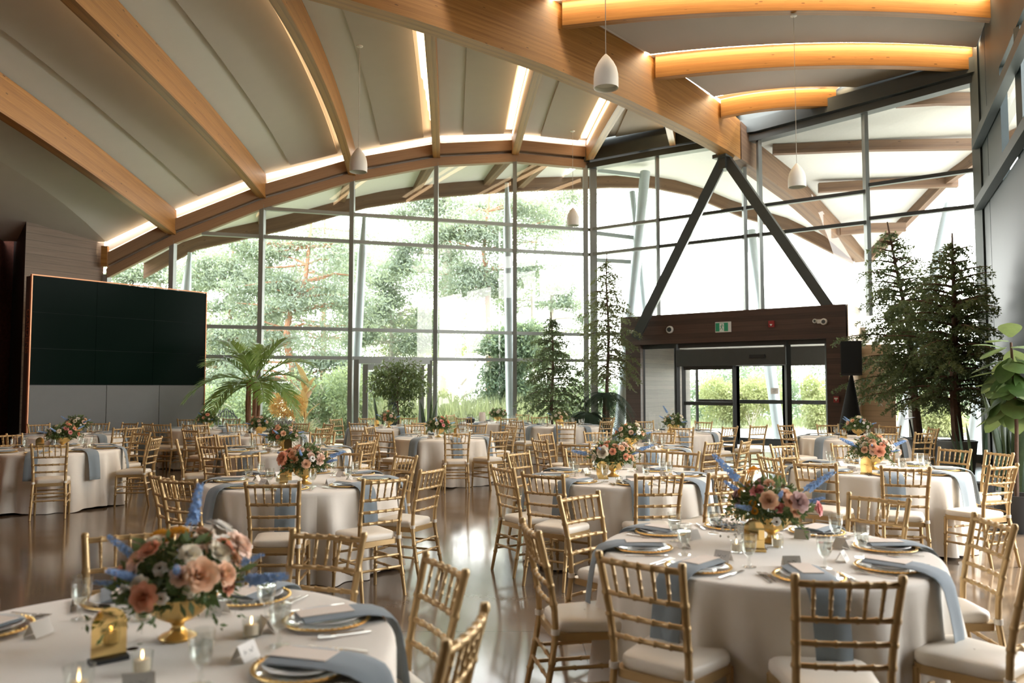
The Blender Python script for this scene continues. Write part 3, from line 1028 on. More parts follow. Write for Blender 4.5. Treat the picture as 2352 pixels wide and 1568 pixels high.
def resample(P, n):
    d = [0]
    for a, b in zip(P, P[1:]):
        d.append(d[-1] + (b - a).length)
    out = []
    for i in range(n):
        s_ = d[-1] * i / (n - 1)
        j = max(0, min(len(P) - 2, int(np.searchsorted(d, s_, 'right')) - 1))
        f = (s_ - d[j]) / max(1e-6, d[j + 1] - d[j])
        out.append(P[j].lerp(P[j + 1], min(1, max(0, f))))
    return out
# soffit over the long wall
inn = [LP(k, interp(k, KS, ZG) + .62, .1) for k in (5.4, 4.925, 4.5, 4, 3.5, 3, 2.5, 2, 1.5, 1, .5, 0)]
outr = resample([p + Vector((0, 0, .42)) for p in ev], 12)
mb = MB().grid([[a.lerp(b, t) for t in (0, .5, 1)] for a, b in zip(inn, outr)])
struct(obj('soffit', mb, M['soffit'], smooth=60), 'white soffit outside above the long glass wall', 'soffit')
# soffit over the entrance: left and right of the main beam
ridge = [BP(s, .5, .18) for s in np.linspace(10.45, 17.3, 12)]
for i, p in enumerate(ridge):
    p.z = BP(float(np.linspace(10.45, 17.3, 12)[i])).z + (0.75 if i < 6 else .75 - .08 * (i - 5))
lo = resample([p + Vector((0, 0, .4)) for p in ([c1] + pr + [tip])], 12)
st = [RP(t, interp(t, TS, ZR) + .4, -.2) for t in np.linspace(0, .44, 12)]
mb = MB()
mb.grid([[a.lerp(b, t) for t in (0, .5, 1)] for a, b in zip(lo, resample(st + ridge, 12))])
struct(obj('soffit', mb, M['soffit'], smooth=60), 'white soffit of the roof tip, shaded side of the main beam', 'soffit')
ro = resample([p + Vector((0, 0, .3)) for p in re_][::-1], 12)[::-1]
st2 = [RP(t, interp(t, TS, ZR) + .45, -.2) for t in np.linspace(.47, 1.0, 10)]
rr = resample([tip + Vector((0, 0, .3))] + [p + Vector((0, 0, .3)) for p in re_], 22)
ll = resample(ridge[::-1] + st2, 22)
mb = MB()
mb.grid([[a.lerp(b, t) for t in (0, .33, .66, 1)] for a, b in zip(ll, rr)])
struct(obj('soffit', mb, M['soffit'], smooth=60), 'white soffit outside the entrance glass, bright side of the main beam', 'soffit')
pb = [(1775, 345, 2250, 333, 20.6, 19.4), (1880, 432, 2200, 420, 22.2, 21.4), (1930, 530, 2080, 522, 23.6, 23.2), (2060, 236, 2250, 230, 18.6, 18.3)]
for i, (xa, ya, xb, yb, Ya, Yb) in enumerate(pb):
    mb = MB()
    mb.sweep([at(xa, ya + 10, Ya), at((xa + xb) / 2, (ya + yb) / 2 + 7, (Ya + Yb) / 2), at(xb, yb + 10, Yb)], .18, .26)
    struct(obj('eave_beam', mb, M['eave']), 'brown purlin outside the entrance glass, %s from the roof tip' % ORD[[2, 1, 0, 3][i]], 'beam')
for i, k in enumerate((.5, 1, 2, 3, 4)):
    a, b = LP(k, interp(k, KS, ZG) + .2, .2), None
    q = min(ev, key=lambda e_: abs(e_.x - LP(k, 0, 3).x))
    b = LP(k, q.z + .1, 3.0)
    mb = MB()
    mb.sweep([a, b], .2, .4)
    struct(obj('eave_beam', mb, M['eave']), 'brown joist end outside the long glass wall, %s from the corner post' % ORD[i], 'beam')

# slanted posts under the eaves
def post(pxa, pya, pxb, pyb, Ya, Yb, r_, label, taper=True):
    a, b = at(pxa, pya, Ya), at(pxb, pyb, Yb)
    b = b + (b - a) * max(0, (b.z + .12) / (a.z - b.z))
    mb = MB()
    pts = [a.lerp(b, t) for t in (0, .05, .18, .5, .85, 1)]
    mb.tube(pts, [r_ * .4, r_ * .5, r_ * .95, r_, r_, r_ * .8] if taper else r_, 12)
    o = obj('steel_post', mb, M['post'])
    return tag(o, label, 'post', 'slanted steel posts under the eaves')
post(837, 490, 818, 830, 23.6, 23.0, .14, 'round grey steel post outside, left of the garden door')
post(436, 580, 424, 700, 22.0, 21.8, .14, 'round grey steel post outside above the video wall')
post(1164, 420, 1173, 960, 24.6, 24.0, .14, 'round grey steel post outside beside the tall grass')
lean_post = post(1482, 395, 1452, 690, 24.6, 24.0, .16, 'leaning steel post outside the corner window, tilting inward', False)
post(1452, 440, 1478, 690, 25.0, 24.4, .10, 'thin steel post crossing the leaning one outside the corner window', False)
post(1724, 530, 1790, 1000, 25.4, 24.0, .17, 'white leaning post seen through the sliding door glass', False)
post(2182, 470, 2075, 985, 22.0, 20.4, .17, 'grey leaning post outside behind the first hemlock trunk', False)
post(2262, 800, 2236, 1040, 19.4, 18.6, .15, 'grey leaning post outside behind the second hemlock pot', False)
for q0, q1 in (((1366, 535, 24.6), (1472, 548, 24.4)), ((1366, 597, 24.6), (1460, 602, 24.4)), ((1372, 392, 24.6), (1482, 405, 24.6))):
    mb = MB()
    mb.bar(at(*q0), at(*q1), .12, .12)
    obj('tie', mb, M['post'], lean_post)
# ------------------------------------------------------------------ greenery helpers
def unit(A):
    return A / np.maximum(np.linalg.norm(A, axis=1, keepdims=True), 1e-9)

def leaves(P, D, size, aspect=.35, rs=NP):
    """diamond leaves: base point P, direction D"""
    n = len(P)
    D = unit(D)
    S = unit(np.cross(D, rs.normal(size=(n, 3))))
    size = np.broadcast_to(size, (n,))[:, None]
    V = np.empty((n, 4, 3))
    V[:, 0] = P
    V[:, 1] = P + D * size * .5 + S * size * aspect * .5
    V[:, 2] = P + D * size
    V[:, 3] = P + D * size * .5 - S * size * aspect * .5
    return V.reshape(-1, 3), np.arange(n * 4).reshape(n, 4)

def join(parts):
    Vs, Fs, b = [], [], 0
    for V, Fc in parts:
        Vs.append(V)
        Fs.append(Fc + b)
        b += len(V)
    return np.concatenate(Vs), np.concatenate(Fs)

def cloud(ells, size, aspect=.4, droop=-.2, rs=NP, fuzzy=False):
    out = []
    for (c, rx, ry, rz, n) in ells:
        d = unit(rs.normal(size=(n, 3)))
        r_ = rs.uniform(0.25, 1, size=(n, 1)) ** .5
        P = np.array(c) + d * r_ * np.array([rx, ry, rz])
        if fuzzy:
            P = np.array(c) + rs.normal(size=(n, 3)) * np.array([rx, ry, rz]) * .62
        D = d + rs.normal(size=(n, 3)) * .8 + np.array([0, 0, droop])
        out.append(leaves(P, D, size * rs.uniform(.6, 1.3, size=n), aspect, rs))
    return join(out)

F0 = F(1426, 1.2)
def inside_room(A):
    """rows of A that are inside the hall, clear of the walls and the vestibule"""
    A = np.atleast_2d(A)
    g = lambda o, n: (A[:, :2] - np.array([o.x, o.y])) @ np.array([n.x, n.y])
    ok = (g(W0, WN) > .22) & (g(C0, RIN) > .2) & (g(C0, NOUT) < -.2)
    al, of = g(F0, RDIR), g(F0, RIN)
    ves = (al > -.12) & (al < (fb_ - fa).length + .12) & (of < .12) & (A[:, 2] < 3.75)
    return ok & ~ves

def branch_tubes(mb, P, rad, n=5):
    mb.tube(P, rad, n, caps=False)

def conifer(name, label, loc, H, spread, tiers, trunk_r, pot, mat, seed, crown0=.25, droop=.5, lean=0.0, tip=.5, leafs=.06, cat='potted tree', density=1.0, gap=None):
    """airy hemlock: whorls of drooping branches set with short needles"""
    rs = np.random.RandomState(seed)
    root = thing(name, label, cat, loc)
    zpot = 0.0
    if pot:
        pr, ph, pm = pot
        mb = MB()
        mb.lathe([(0, 0), (pr * .78, 0), (pr * .82, .02), (pr, ph - .05), (pr * 1.03, ph - .03), (pr * 1.03, ph), (pr * .94, ph), (pr * .92, ph - .06)], 28)
        obj('pot', mb, pm, root)
        mb = MB()
        mb.disc(pr * .93, ph - .06, 24)
        obj('soil', mb, M['soil'], root)
        zpot = ph - .06
    mb = MB()
    tp = [Vector((lean * (z / H) ** 2 + .03 * math.sin(z * 2.1 + seed), .03 * math.cos(z * 1.7 + seed), z)) for z in np.linspace(zpot, H, 12)]
    mb.tube(tp, [trunk_r * (1 - .9 * i / 11) + .006 for i in range(12)], 8)
    def trunk(z):
        f = (z - zpot) / (H - zpot) * 11
        i = int(min(10, max(0, f)))
        return tp[i].lerp(tp[i + 1], f - i)
    parts = []
    for t in range(tiers):
        f = t / (tiers - 1)
        z = zpot + (H - zpot) * (crown0 + (1 - crown0) * (f ** .92) * .91)
        if gap and gap[0] < f < gap[1]:
            continue
        env = spread * ((1 - f) ** .75 * (1 - tip * .25) + .07) * (0.65 + .35 * min(1, f / .15))
        nb = int(rs.randint(4, 7))
        for b in range(nb):
            az = 2 * PI * (b / nb) + rs.uniform(-.5, .5) + t * 1.3
            L = env * rs.uniform(.7, 1.15)
            o = trunk(z + rs.uniform(-.06, .06))
            ca, sa = math.cos(az), math.sin(az)
            for _ in range(14):
                if inside_room(np.array([[loc[0] + o.x + ca * L * 1.05, loc[1] + o.y + sa * L * 1.05, o.z]]))[0]:
                    break
                L *= .86
            up = rs.uniform(.05, .35) + .25 * f
            m = 7
            pts = []
            for i in range(m):
                q = i / (m - 1)
                pts.append(o + Vector((ca * L * q, sa * L * q, L * (up * q - droop * q * q * (1 - .5 * f)))))
            branch_tubes(mb, pts, [max(.003, trunk_r * .28 * (1 - q / m)) for q in range(m)], 4)
            # twigs
            nt_ = max(5, int(L / .055 * density))
            for j in range(nt_):
                q = .12 + .88 * (j + rs.uniform(0, 1)) / nt_
                i = min(m - 2, int(q * (m - 1)))
                c = pts[i].lerp(pts[i + 1], q * (m - 1) - i)
                side = 1 if j % 2 else -1
                tl = (.12 + .26 * L * (1 - q * .75)) * rs.uniform(.6, 1.2)
                a2 = az + side * rs.uniform(.5, 1.25)
                dv = np.array([math.cos(a2), math.sin(a2), -.30 - .5 * droop * rs.uniform(.2, 1.2)])
                dv /= np.linalg.norm(dv)
                nl = max(8, int(tl / .0065 * density))
                s_ = rs.uniform(0.05, 1, size=(nl, 1))
                P = np.array(c) + dv * s_ * tl + rs.normal(size=(nl, 3)) * .008 + np.array([0, 0, -.35 * tl]) * s_ ** 2
                D = dv + rs.normal(size=(nl, 3)) * .75
                parts.append(leaves(P, D, leafs * rs.uniform(.6, 1.3, size=nl), .42, rs))
    V, Fc = join(parts)
    ok = inside_room(V + np.array(loc)).reshape(-1, 4).all(axis=1)
    V = V.reshape(-1, 4, 3)[ok].reshape(-1, 3)
    Fc = np.arange(len(V)).reshape(-1, 4)
    obj('trunk', mb, M['bark'], root)
    link('foliage', npmesh('foliage', V, Fc, mat), root)
    return root

def ground_z(p):
    return 0.0

# ------------------------------------------------------------------ potted plants inside
def floor_at(px, Y):
    return Vector(((px - 1176) / FPX * Y, Y, 0))

conifer('hemlock_tree', 'shorter potted hemlock with forked leader, left of the corner post', floor_at(1268, 19.9), 3.5, 1.12, 15, .05, (.26, .42, M['pot_grey']), M['needle'], 3, crown0=.24, droop=.55, density=.85)
conifer('hemlock_tree', 'tall slender olive-toned potted hemlock in front of the corner post', floor_at(1396, 20.3), 5.05, 1.15, 16, .055, (.26, .42, M['pot_grey']), M['needle_b'], 8, crown0=.34, droop=.62, density=.8)
conifer('hemlock_tree', 'potted hemlock with a leaning trunk behind the loudspeaker table, grey pot', floor_at(2106, 16.6) , 5.1, 1.75, 19, .085, (.36, .58, M['pot_grey']), M['needle'], 21, crown0=.2, droop=.38, density=.85, lean=-.55)
conifer('hemlock_tree', 'big dense potted hemlock in the tall grey pot beside the side wall', floor_at(2192, 15.0), 4.55, 1.75, 19, .10, (.34, .64, M['pot_grey']), M['needle'], 33, crown0=.2, droop=.36, density=.85, lean=.05)
# plant label stake in the first big pot
sp = floor_at(2092, 16.25)
mb = MB()
mb.bar(sp + Vector((.02, 0, .50)), sp + Vector((-.07, -.02, .98)), .03, .012)
mb.bar(sp + Vector((-.17, -.04, .99)), sp + Vector((.03, -.04, 1.02)), .10, .012)
tag(obj('plant_marker', mb, M['steel']), 'small dark plant marker leaning in the first big hemlock pot', 'plant label')

def palm(loc):
    rs = np.random.RandomState(4)
    root = thing('palm_plant', 'bright green arching palm in front of the long glass wall', 'palm', loc)
    mb = MB()
    mb.lathe([(0, 0), (.22, 0), (.27, .40), (.27, .43), (.245, .43), (.24, .38)], 24)
    obj('pot', mb, M['pot_black'], root)
    mb = MB()
    mb.disc(.243, .385, 20)
    obj('soil', mb, M['soil'], root)
    canes = MB()
    for i in range(7):
        a = i * .9
        x, y = .08 * math.cos(a), .08 * math.sin(a)
        canes.tube([(x, y, .38), (x * 1.2, y * 1.2, .9), (x * 1.1, y * 1.1, 1.25)], [.022, .019, .015], 6)
    obj('stem', canes, M['bark_red'], root)
    parts = []
    rachis = MB()
    specs = [(180, 1.15, .55), (200, .95, .15), (160, 1.0, .95), (135, .8, 1.15), (0, 1.0, .60), (20, 1.05, .95), (-25, .95, .35), (55, .8, 1.2), (235, .95, .25), (300, .9, .4), (95, .8, 1.1), (265, .75, .9), (190, .7, -.05), (-10, .8, .1)]
    for az, L, up in specs:
        a = R(az + rs.uniform(-8, 8))
        L *= 1.05
        pts = []
        for i in range(12):
            q = i / 11
            pts.append(Vector((math.cos(a) * L * q * (1 - .12 * q), math.sin(a) * L * q * .8, 1.2 + up * .62 * q * 1.9 - .80 * q * q * L)))
        rachis.tube(pts, [.012 * (1 - .8 * i / 11) for i in range(12)], 4, caps=False)
        for j in range(36):
            q = .16 + .82 * j / 36
            i = min(10, int(q * 11))
            c = pts[i].lerp(pts[i + 1], q * 11 - i)
            t = (pts[i + 1] - pts[i]).normalized()
            sd = Vector((-math.sin(a), math.cos(a), 0))
            for s_ in (-1, 1):
                ll = .36 * (math.sin(PI * (q * .85 + .12)) * .8 + .2) * rs.uniform(.85, 1.1)
                d = (t * .8 + sd * s_ * .75 + Vector((0, 0, .30 - .2 * q)) + Vector(rs.normal(size=3) * .06)).normalized()
                e1 = c + d * ll * .5
                e2 = e1 + (d + Vector((0, 0, -.35))).normalized() * ll * .5
                w = t.cross(d).normalized().cross(d).normalized() * .0125
                V = np.array([c - w * .5, c + w * .5, e1 + w, e1 - w, e1 - w, e1 + w, e2 + w * .1, e2 - w * .1])
                parts.append((V, np.array([[0, 1, 2, 3], [4, 5, 6, 7]])))
    V, Fc = join(parts)
    obj('frond_stalk', rachis, M['palm'], root)
    link('fronds', npmesh('fronds', V, Fc, M['palm']), root)
palm(floor_at(583, 17.6))
bpy.data.objects['palm_plant'].scale = (1.42, 1.42, 1.42)

def sword_plant(name, label, loc, n, h, spread, w, mat, seed, pot=None, cat='potted plant'):
    rs = np.random.RandomState(seed)
    root = thing(name, label, cat, loc)
    z0 = 0
    if pot:
        pr, ph, pm = pot
        mb = MB()
        mb.lathe([(0, 0), (pr * .75, 0), (pr, ph - .02), (pr, ph), (pr * .92, ph), (pr * .9, ph - .05)], 26)
        obj('pot', mb, pm, root)
        mb = MB()
        mb.disc(pr * .91, ph - .05, 22)
        obj('soil', mb, M['soil'], root)
        z0 = ph - .06
    for k in range(n):
        mb = MB()
        a = rs.uniform(0, 2 * PI)
        r_ = spread * rs.uniform(.1, 1) * .45
        L = h * rs.uniform(.6, 1.0) if k else h
        tilt = rs.uniform(.02, .28)
        tw = rs.uniform(0, PI)
        P = []
        for i in range(9):
            q = i / 8
            ww = w * (.55 + .9 * q if q < .5 else 1.0 * (1 - ((q - .5) / .5) ** 2.2)) * .5 + .001
            c = Vector((math.cos(a) * (r_ + tilt * L * q * q), math.sin(a) * (r_ + tilt * L * q * q), z0 + L * q))
            an = tw + q * 1.0
            s_ = Vector((math.cos(an), math.sin(an), 0))
            nrm = Vector((-math.sin(an), math.cos(an), 0))
            P.append([c - s_ * ww, c + nrm * ww * .3, c + s_ * ww])
        mb.grid(P)
        obj('leaf', mb, mat, root, smooth=80)
    return root
sword_plant('snake_plant', 'tall dark snake plant in a black pot by the side wall', floor_at(2316, 9.75), 15, 1.42, .42, .085, M['snake'], 5, (.205, .34, M['pot_black']))
sword_plant('snake_plant', 'small snake plant on the fig side of the garden door, by the bench end', floor_at(985, 19.6), 8, 1.15, .35, .07, M['snake'], 6, (.16, .28, M['pot_black']))
sword_plant('snake_plant', 'narrow snake plant on the far side of the weeping fig from the bench', floor_at(874, 19.4), 7, 1.35, .5, .05, M['snake'], 9, (.16, .28, M['pot_black']))
sword_plant('spiky_plant', 'dark spiky agave-like plant on the floor under the big hemlocks', floor_at(2250, 11.6), 10, 1.05, 1.2, .05, M['cycad'], 12, (.16, .26, M['pot_black']))

def fig(loc):
    rs = np.random.RandomState(14)
    root = thing('weeping_fig', 'small weeping fig tree before the glazed garden door', 'potted tree', loc)
    mb = MB()
    mb.lathe([(0, 0), (.20, 0), (.24, .38), (.24, .41), (.215, .41), (.21, .37)], 24)
    obj('pot', mb, M['pot_grey'], root)
    mb = MB()
    mb.disc(.213, .37, 20)
    obj('soil', mb, M['soil'], root)
    mb = MB()
    mb.tube([(0, 0, .36), (.02, 0, .9), (-.02, .01, 1.3), (0, 0, 2.1)], [.028, .024, .02, .006], 7)
    for i in range(14):
        a = i * 2.4
        z = 1.15 + .06 * i
        mb.tube([(0, 0, z), (.3 * math.cos(a), .3 * math.sin(a), z + .25), (.6 * math.cos(a), .6 * math.sin(a), z + .22)], [.012, .008, .003], 5, caps=False)
    obj('trunk', mb, M['bark'], root)
    V, Fc = cloud([((0, 0, 1.75), .62, .6, .42, 1700), ((-.35, 0, 1.7), .42, .4, .32, 600), ((.35, 0, 1.7), .40, .4, .36, 600), ((.05, 0, 1.25), .36, .35, .32, 420), ((-.2, 0, 2.05), .4, .4, .22, 340), ((.2, 0, 2.1), .4, .4, .2, 300), ((.25, .0, 1.05), .2, .2, .2, 110)], .088, .42, -.9, rs)
    link('foliage', npmesh('foliage', V, Fc, M['ficus']), root)
fig(floor_at(915, 19.0))

def cycad(loc, label, H, n, L, seed):
    rs = np.random.RandomState(seed)
    root = thing('fern_palm', label, 'potted plant', loc)
    mb = MB()
    mb.lathe([(0, 0), (.2, 0), (.24, .3), (.22, .3), (.21, .26)], 20)
    obj('pot', mb, M['pot_black'], root)
    mb = MB()
    mb.tube([(0, 0, .26), (0, 0, H * .6), (.02, 0, H)], [.07, .06, .055], 8)
    obj('trunk', mb, M['bark'], root)
    parts = []
    for k in range(n):
        a = k * 2.399 + rs.uniform(-.3, .3)
        up = rs.uniform(.1, .7)
        l_ = L * rs.uniform(.8, 1.1)
        prev = None
        for j in range(38):
            q = j / 38
            c = np.array([math.cos(a) * l_ * q, math.sin(a) * l_ * q, H + l_ * (up * q - 1.25 * q * q)])
            t = np.array([math.cos(a), math.sin(a), up - 2.5 * q])
            t /= np.linalg.norm(t)
            sd = np.array([-math.sin(a), math.cos(a), -.25])
            ll = (.17 * math.sin(PI * (q * .9 + .08)) + .02) * rs.uniform(.8, 1.15)
            for s_ in (-1, 1):
                d = t * .55 + np.array([sd[0] * s_, sd[1] * s_, sd[2]]) * .9
                d /= np.linalg.norm(d)
                w = np.cross(t, d)
                w = np.cross(d, w / (np.linalg.norm(w) + 1e-9)) * .0085
                parts.append((np.array([c - w, c + w, c + d * ll + w * .2, c + d * ll - w * .2]), np.array([[0, 1, 2, 3]])))
    V, Fc = join(parts)
    link('fronds', npmesh('fronds', V, Fc, M['cycad']), root)
cycad(floor_at(1352, 18.9), 'low dark fern palm under the shorter hemlock', 1.0, 30, .74, 2)
cycad(floor_at(1388, 19.5), 'taller dark fern palm against the walnut pier', 1.45, 26, .84, 7)

def fiddle(loc):
    rs = np.random.RandomState(3)
    root = thing('fiddle_leaf_fig', 'fiddle leaf fig with huge leaves reaching in at the picture edge', 'potted tree', loc)
    mb = MB()
    mb.lathe([(0, 0), (.2, 0), (.24, .42), (.22, .42), (.21, .37)], 24)
    obj('pot', mb, M['pot_black'], root)
    mb = MB()
    mb.tube([(0, 0, .36), (.03, 0, 1.2), (0, 0, 2.15)], [.025, .02, .014], 7)
    obj('trunk', mb, M['bark'], root)
    for k in range(42):
        a = k * 2.399
        z = 1.38 + .80 * k / 42
        L = rs.uniform(.30, .46)
        el = rs.uniform(-1.0, .35) + (.6 if k > 34 else 0)
        d = Vector((math.cos(a) * math.cos(el), math.sin(a) * math.cos(el), math.sin(el)))
        sd = Vector((-math.sin(a), math.cos(a), 0))
        nr = d.cross(sd)
        P = []
        for i in range(8):
            q = i / 7
            w = L * .36 * (math.sin(PI * min(1, q * .93 + .04)) ** .8) * (.75 + .5 * q)
            c = Vector((0, 0, z)) + d * (.06 + L * q) + Vector((0, 0, -.16 * L * q * q * 2)) 
            P.append([c + sd * w * v + nr * (-(abs(v) ** 1.5) * .10 * w - .012 * math.sin(q * 22) * abs(v)) for v in (-1, -.5, 0, .5, 1)])
        m = MB()
        m.grid(P)
        obj('leaf', m, M['fiddle'], root, smooth=80)
fiddle(Vector((5.74, 9.15, 0)))

def planter(loc):
    rs = np.random.RandomState(31)
    z = .42
    def pot(root, pm, r_=.22, h=.42):
        mb = MB()
        mb.lathe([(0, 0), (r_ * .8, 0), (r_, h), (r_ * .9, h), (r_ * .88, h - .05)], 20)
        obj('pot', mb, pm, root)
    root = thing('coleus_plant', 'rounded orange yellow coleus on the window ledge side of the palm', 'potted plant', loc + Vector((0, .35, 0)))
    pot(root, M['pot_grey'], .2, .8)
    V, Fc = cloud([((0, 0, 1.2), .42, .34, .30, 1900)], .085, .3, -.1, rs)
    link('foliage', npmesh('foliage', V, Fc, M['coleus']), root)
    root = thing('coleus_plant', 'mound of purple grey foliage below the orange coleus', 'potted plant', loc + Vector((.02, -.25, 0)))
    pot(root, M['pot_black'], .2, .4)
    V, Fc = cloud([((0, 0, .62), .36, .3, .28, 1500)], .10, .28, -.2, rs)
    link('foliage', npmesh('foliage', V, Fc, M['purple']), root)
    root = thing('spider_plant', 'cream striped spider plant beside the purple foliage', 'potted plant', loc + Vector((.50, .0, 0)))
    pot(root, M['pot_grey'], .18, .5)
    n = 150
    a = rs.uniform(0, 2 * PI, n)
    up = rs.uniform(-.6, 1.4, n)
    D = np.stack([np.cos(a), np.sin(a), up], 1)
    P = np.tile(np.array([0, 0, .58]), (n, 1)) + rs.normal(size=(n, 3)) * .04
    V, Fc = leaves(P, D, rs.uniform(.25, .5, n), .09, rs)
    V2, F2 = cloud([((0, 0, .45), .22, .2, .35, 500)], .16, .12, -1.2, rs)
    V, Fc = join([(V, Fc), (V2, F2)])
    link('foliage', npmesh('foliage', V, Fc, M['spider']), root)
    root = thing('canna_plant', 'bronze orange canna leaves standing behind the coleus', 'potted plant', loc + Vector((.25, .95, 0)))
    pot(root, M['pot_black'], .2, .4)
    for k in range(8):
        a = k * 2.4
        m = MB()
        P = []
        L = rs.uniform(.5, .75)
        z0 = .75 + .13 * k
        for i in range(7):
            q = i / 6
            w = .10 * math.sin(PI * min(1, q * .95 + .03))
            c = Vector((math.cos(a) * .35 * q * q, math.sin(a) * .35 * q * q, z0 + L * q * .8))
            sd = Vector((-math.sin(a), math.cos(a), 0))
            P.append([c - sd * w, c + Vector((math.cos(a), math.sin(a), 0)) * .02, c + sd * w])
        m.grid(P)
        obj('leaf', m, M['canna'], root, smooth=80)
    m = MB()
    m.tube([(0, 0, .35), (0, 0, 1.9)], [.02, .01], 6)
    obj('stem', m, M['canna'], root)
planter(floor_at(652, 18.55))

# window benches / low tubs
for px, Y, w_, h_, lab in ((520, 18.3, .95, .62, 'pale blue grey tub bench under the palm'), (450 + 42, 19.2, .5, .55, 'smaller pale blue tub behind the palm bench'), (945, 20.2, 1.0, .62, 'blue grey padded bench by the garden door'), (1235, 20.9, 1.0, .6, 'blue grey padded bench under the shorter hemlock')):
    p = floor_at(px, Y)
    t = thing('window_bench', lab, 'bench', p, .3)
    mb = MB()
    mb.box((0, 0, h_ / 2 - .04), (w_, .42, h_ - .08))
    obj('base', mb, M['bench_blue'], t)
    mb = MB()
    mb.tube([(-w_ / 2, 0, h_ - .03), (w_ / 2, 0, h_ - .03)], .09, 10)
    obj('bolster', mb, M['bench_blue'], t)

# ------------------------------------------------------------------ outside
g = MB().add([(-70, -15, -.14), (60, -15, -.14), (60, 90, -.14), (-70, 90, -.14)], [(0, 1, 2, 3)])
struct(obj('ground_lawn', g, M['lawn'], smooth=0), 'pale sunlit lawn outside the hall', 'lawn')
g = MB().add([(3.0, 23.6, -.10), (3.4, 33.5, -.10), (30, 33.0, -.10), (30, 10, -.10), (10.6, 17.2, -.10)], [(0, 1, 2, 3, 4)])
struct(obj('ground_paving', g, M['paving'], smooth=0), 'bright concrete forecourt outside the entrance', 'paving')

g = MB().add([(9.2, -14, -.11), (40, -14, -.11), (40, 9.5, -.11), (8.3, 9.5, -.11)], [(0, 1, 2, 3)])  # unseen dark sheet, added so less light bounces up to the ceiling
struct(obj('ground_bounce_cut', g, M['bounce_cut'], smooth=0), 'added dark ground sheet outside the side windows, cutting bounced light', 'ground')

def tree(name, label, px, Y, H, trunk, mat, ells, leaf=.16, n=5000, bark='bark_pale', r0=.2, seed=1, branches=10, aspect=.25, droop=.1):
    """trunk: list of (x offset, z fraction); ells: (dx, z, rx, rz, share)"""
    rs = np.random.RandomState(seed)
    x = (px - 1176) / FPX * Y
    root = thing(name, label, 'tree', (x, Y, -.14))
    mb = MB()
    tp = [Vector((dx, 0, z * H)) for dx, z in trunk]
    tp = resample(tp, 14)
    mb.tube(tp, [r0 * (1 - .78 * i / 13) for i in range(14)], 8)
    tot = sum(e[4] for e in ells)
    E_ = []
    for (dx, z, rx, rz, sh) in ells:
        E_.append(((dx, rs.uniform(-.3, .3), z), rx, rx * .8, rz, int(n * sh / tot)))
        i = min(range(14), key=lambda q: abs(tp[q].z - (z - rz * .3)))
        o = tp[i]
        e = Vector((dx, 0, z))
        mb.tube([o, o.lerp(e, .5) + Vector((0, 0, rs.uniform(-.1, .25))), e], [max(.02, r0 * .3), max(.015, r0 * .2), .012], 5, caps=False)
    obj('trunk', mb, M[bark], root)
    V, Fc = cloud(E_, leaf, aspect, droop, rs, True)
    link('crown', npmesh('crown', V, Fc, M[mat]), root)
    return root

def pads(seed, n, x0, x1, z0, z1, rx=1.0, rz=.34):
    n = int(n * 1.7)
    rs = np.random.RandomState(seed)
    return [(rs.uniform(x0, x1), rs.uniform(z0, z1), rx * rs.uniform(.4, 1.1), rz * rs.uniform(.5, 1.5), rs.uniform(.4, 1.2)) for _ in range(n)]

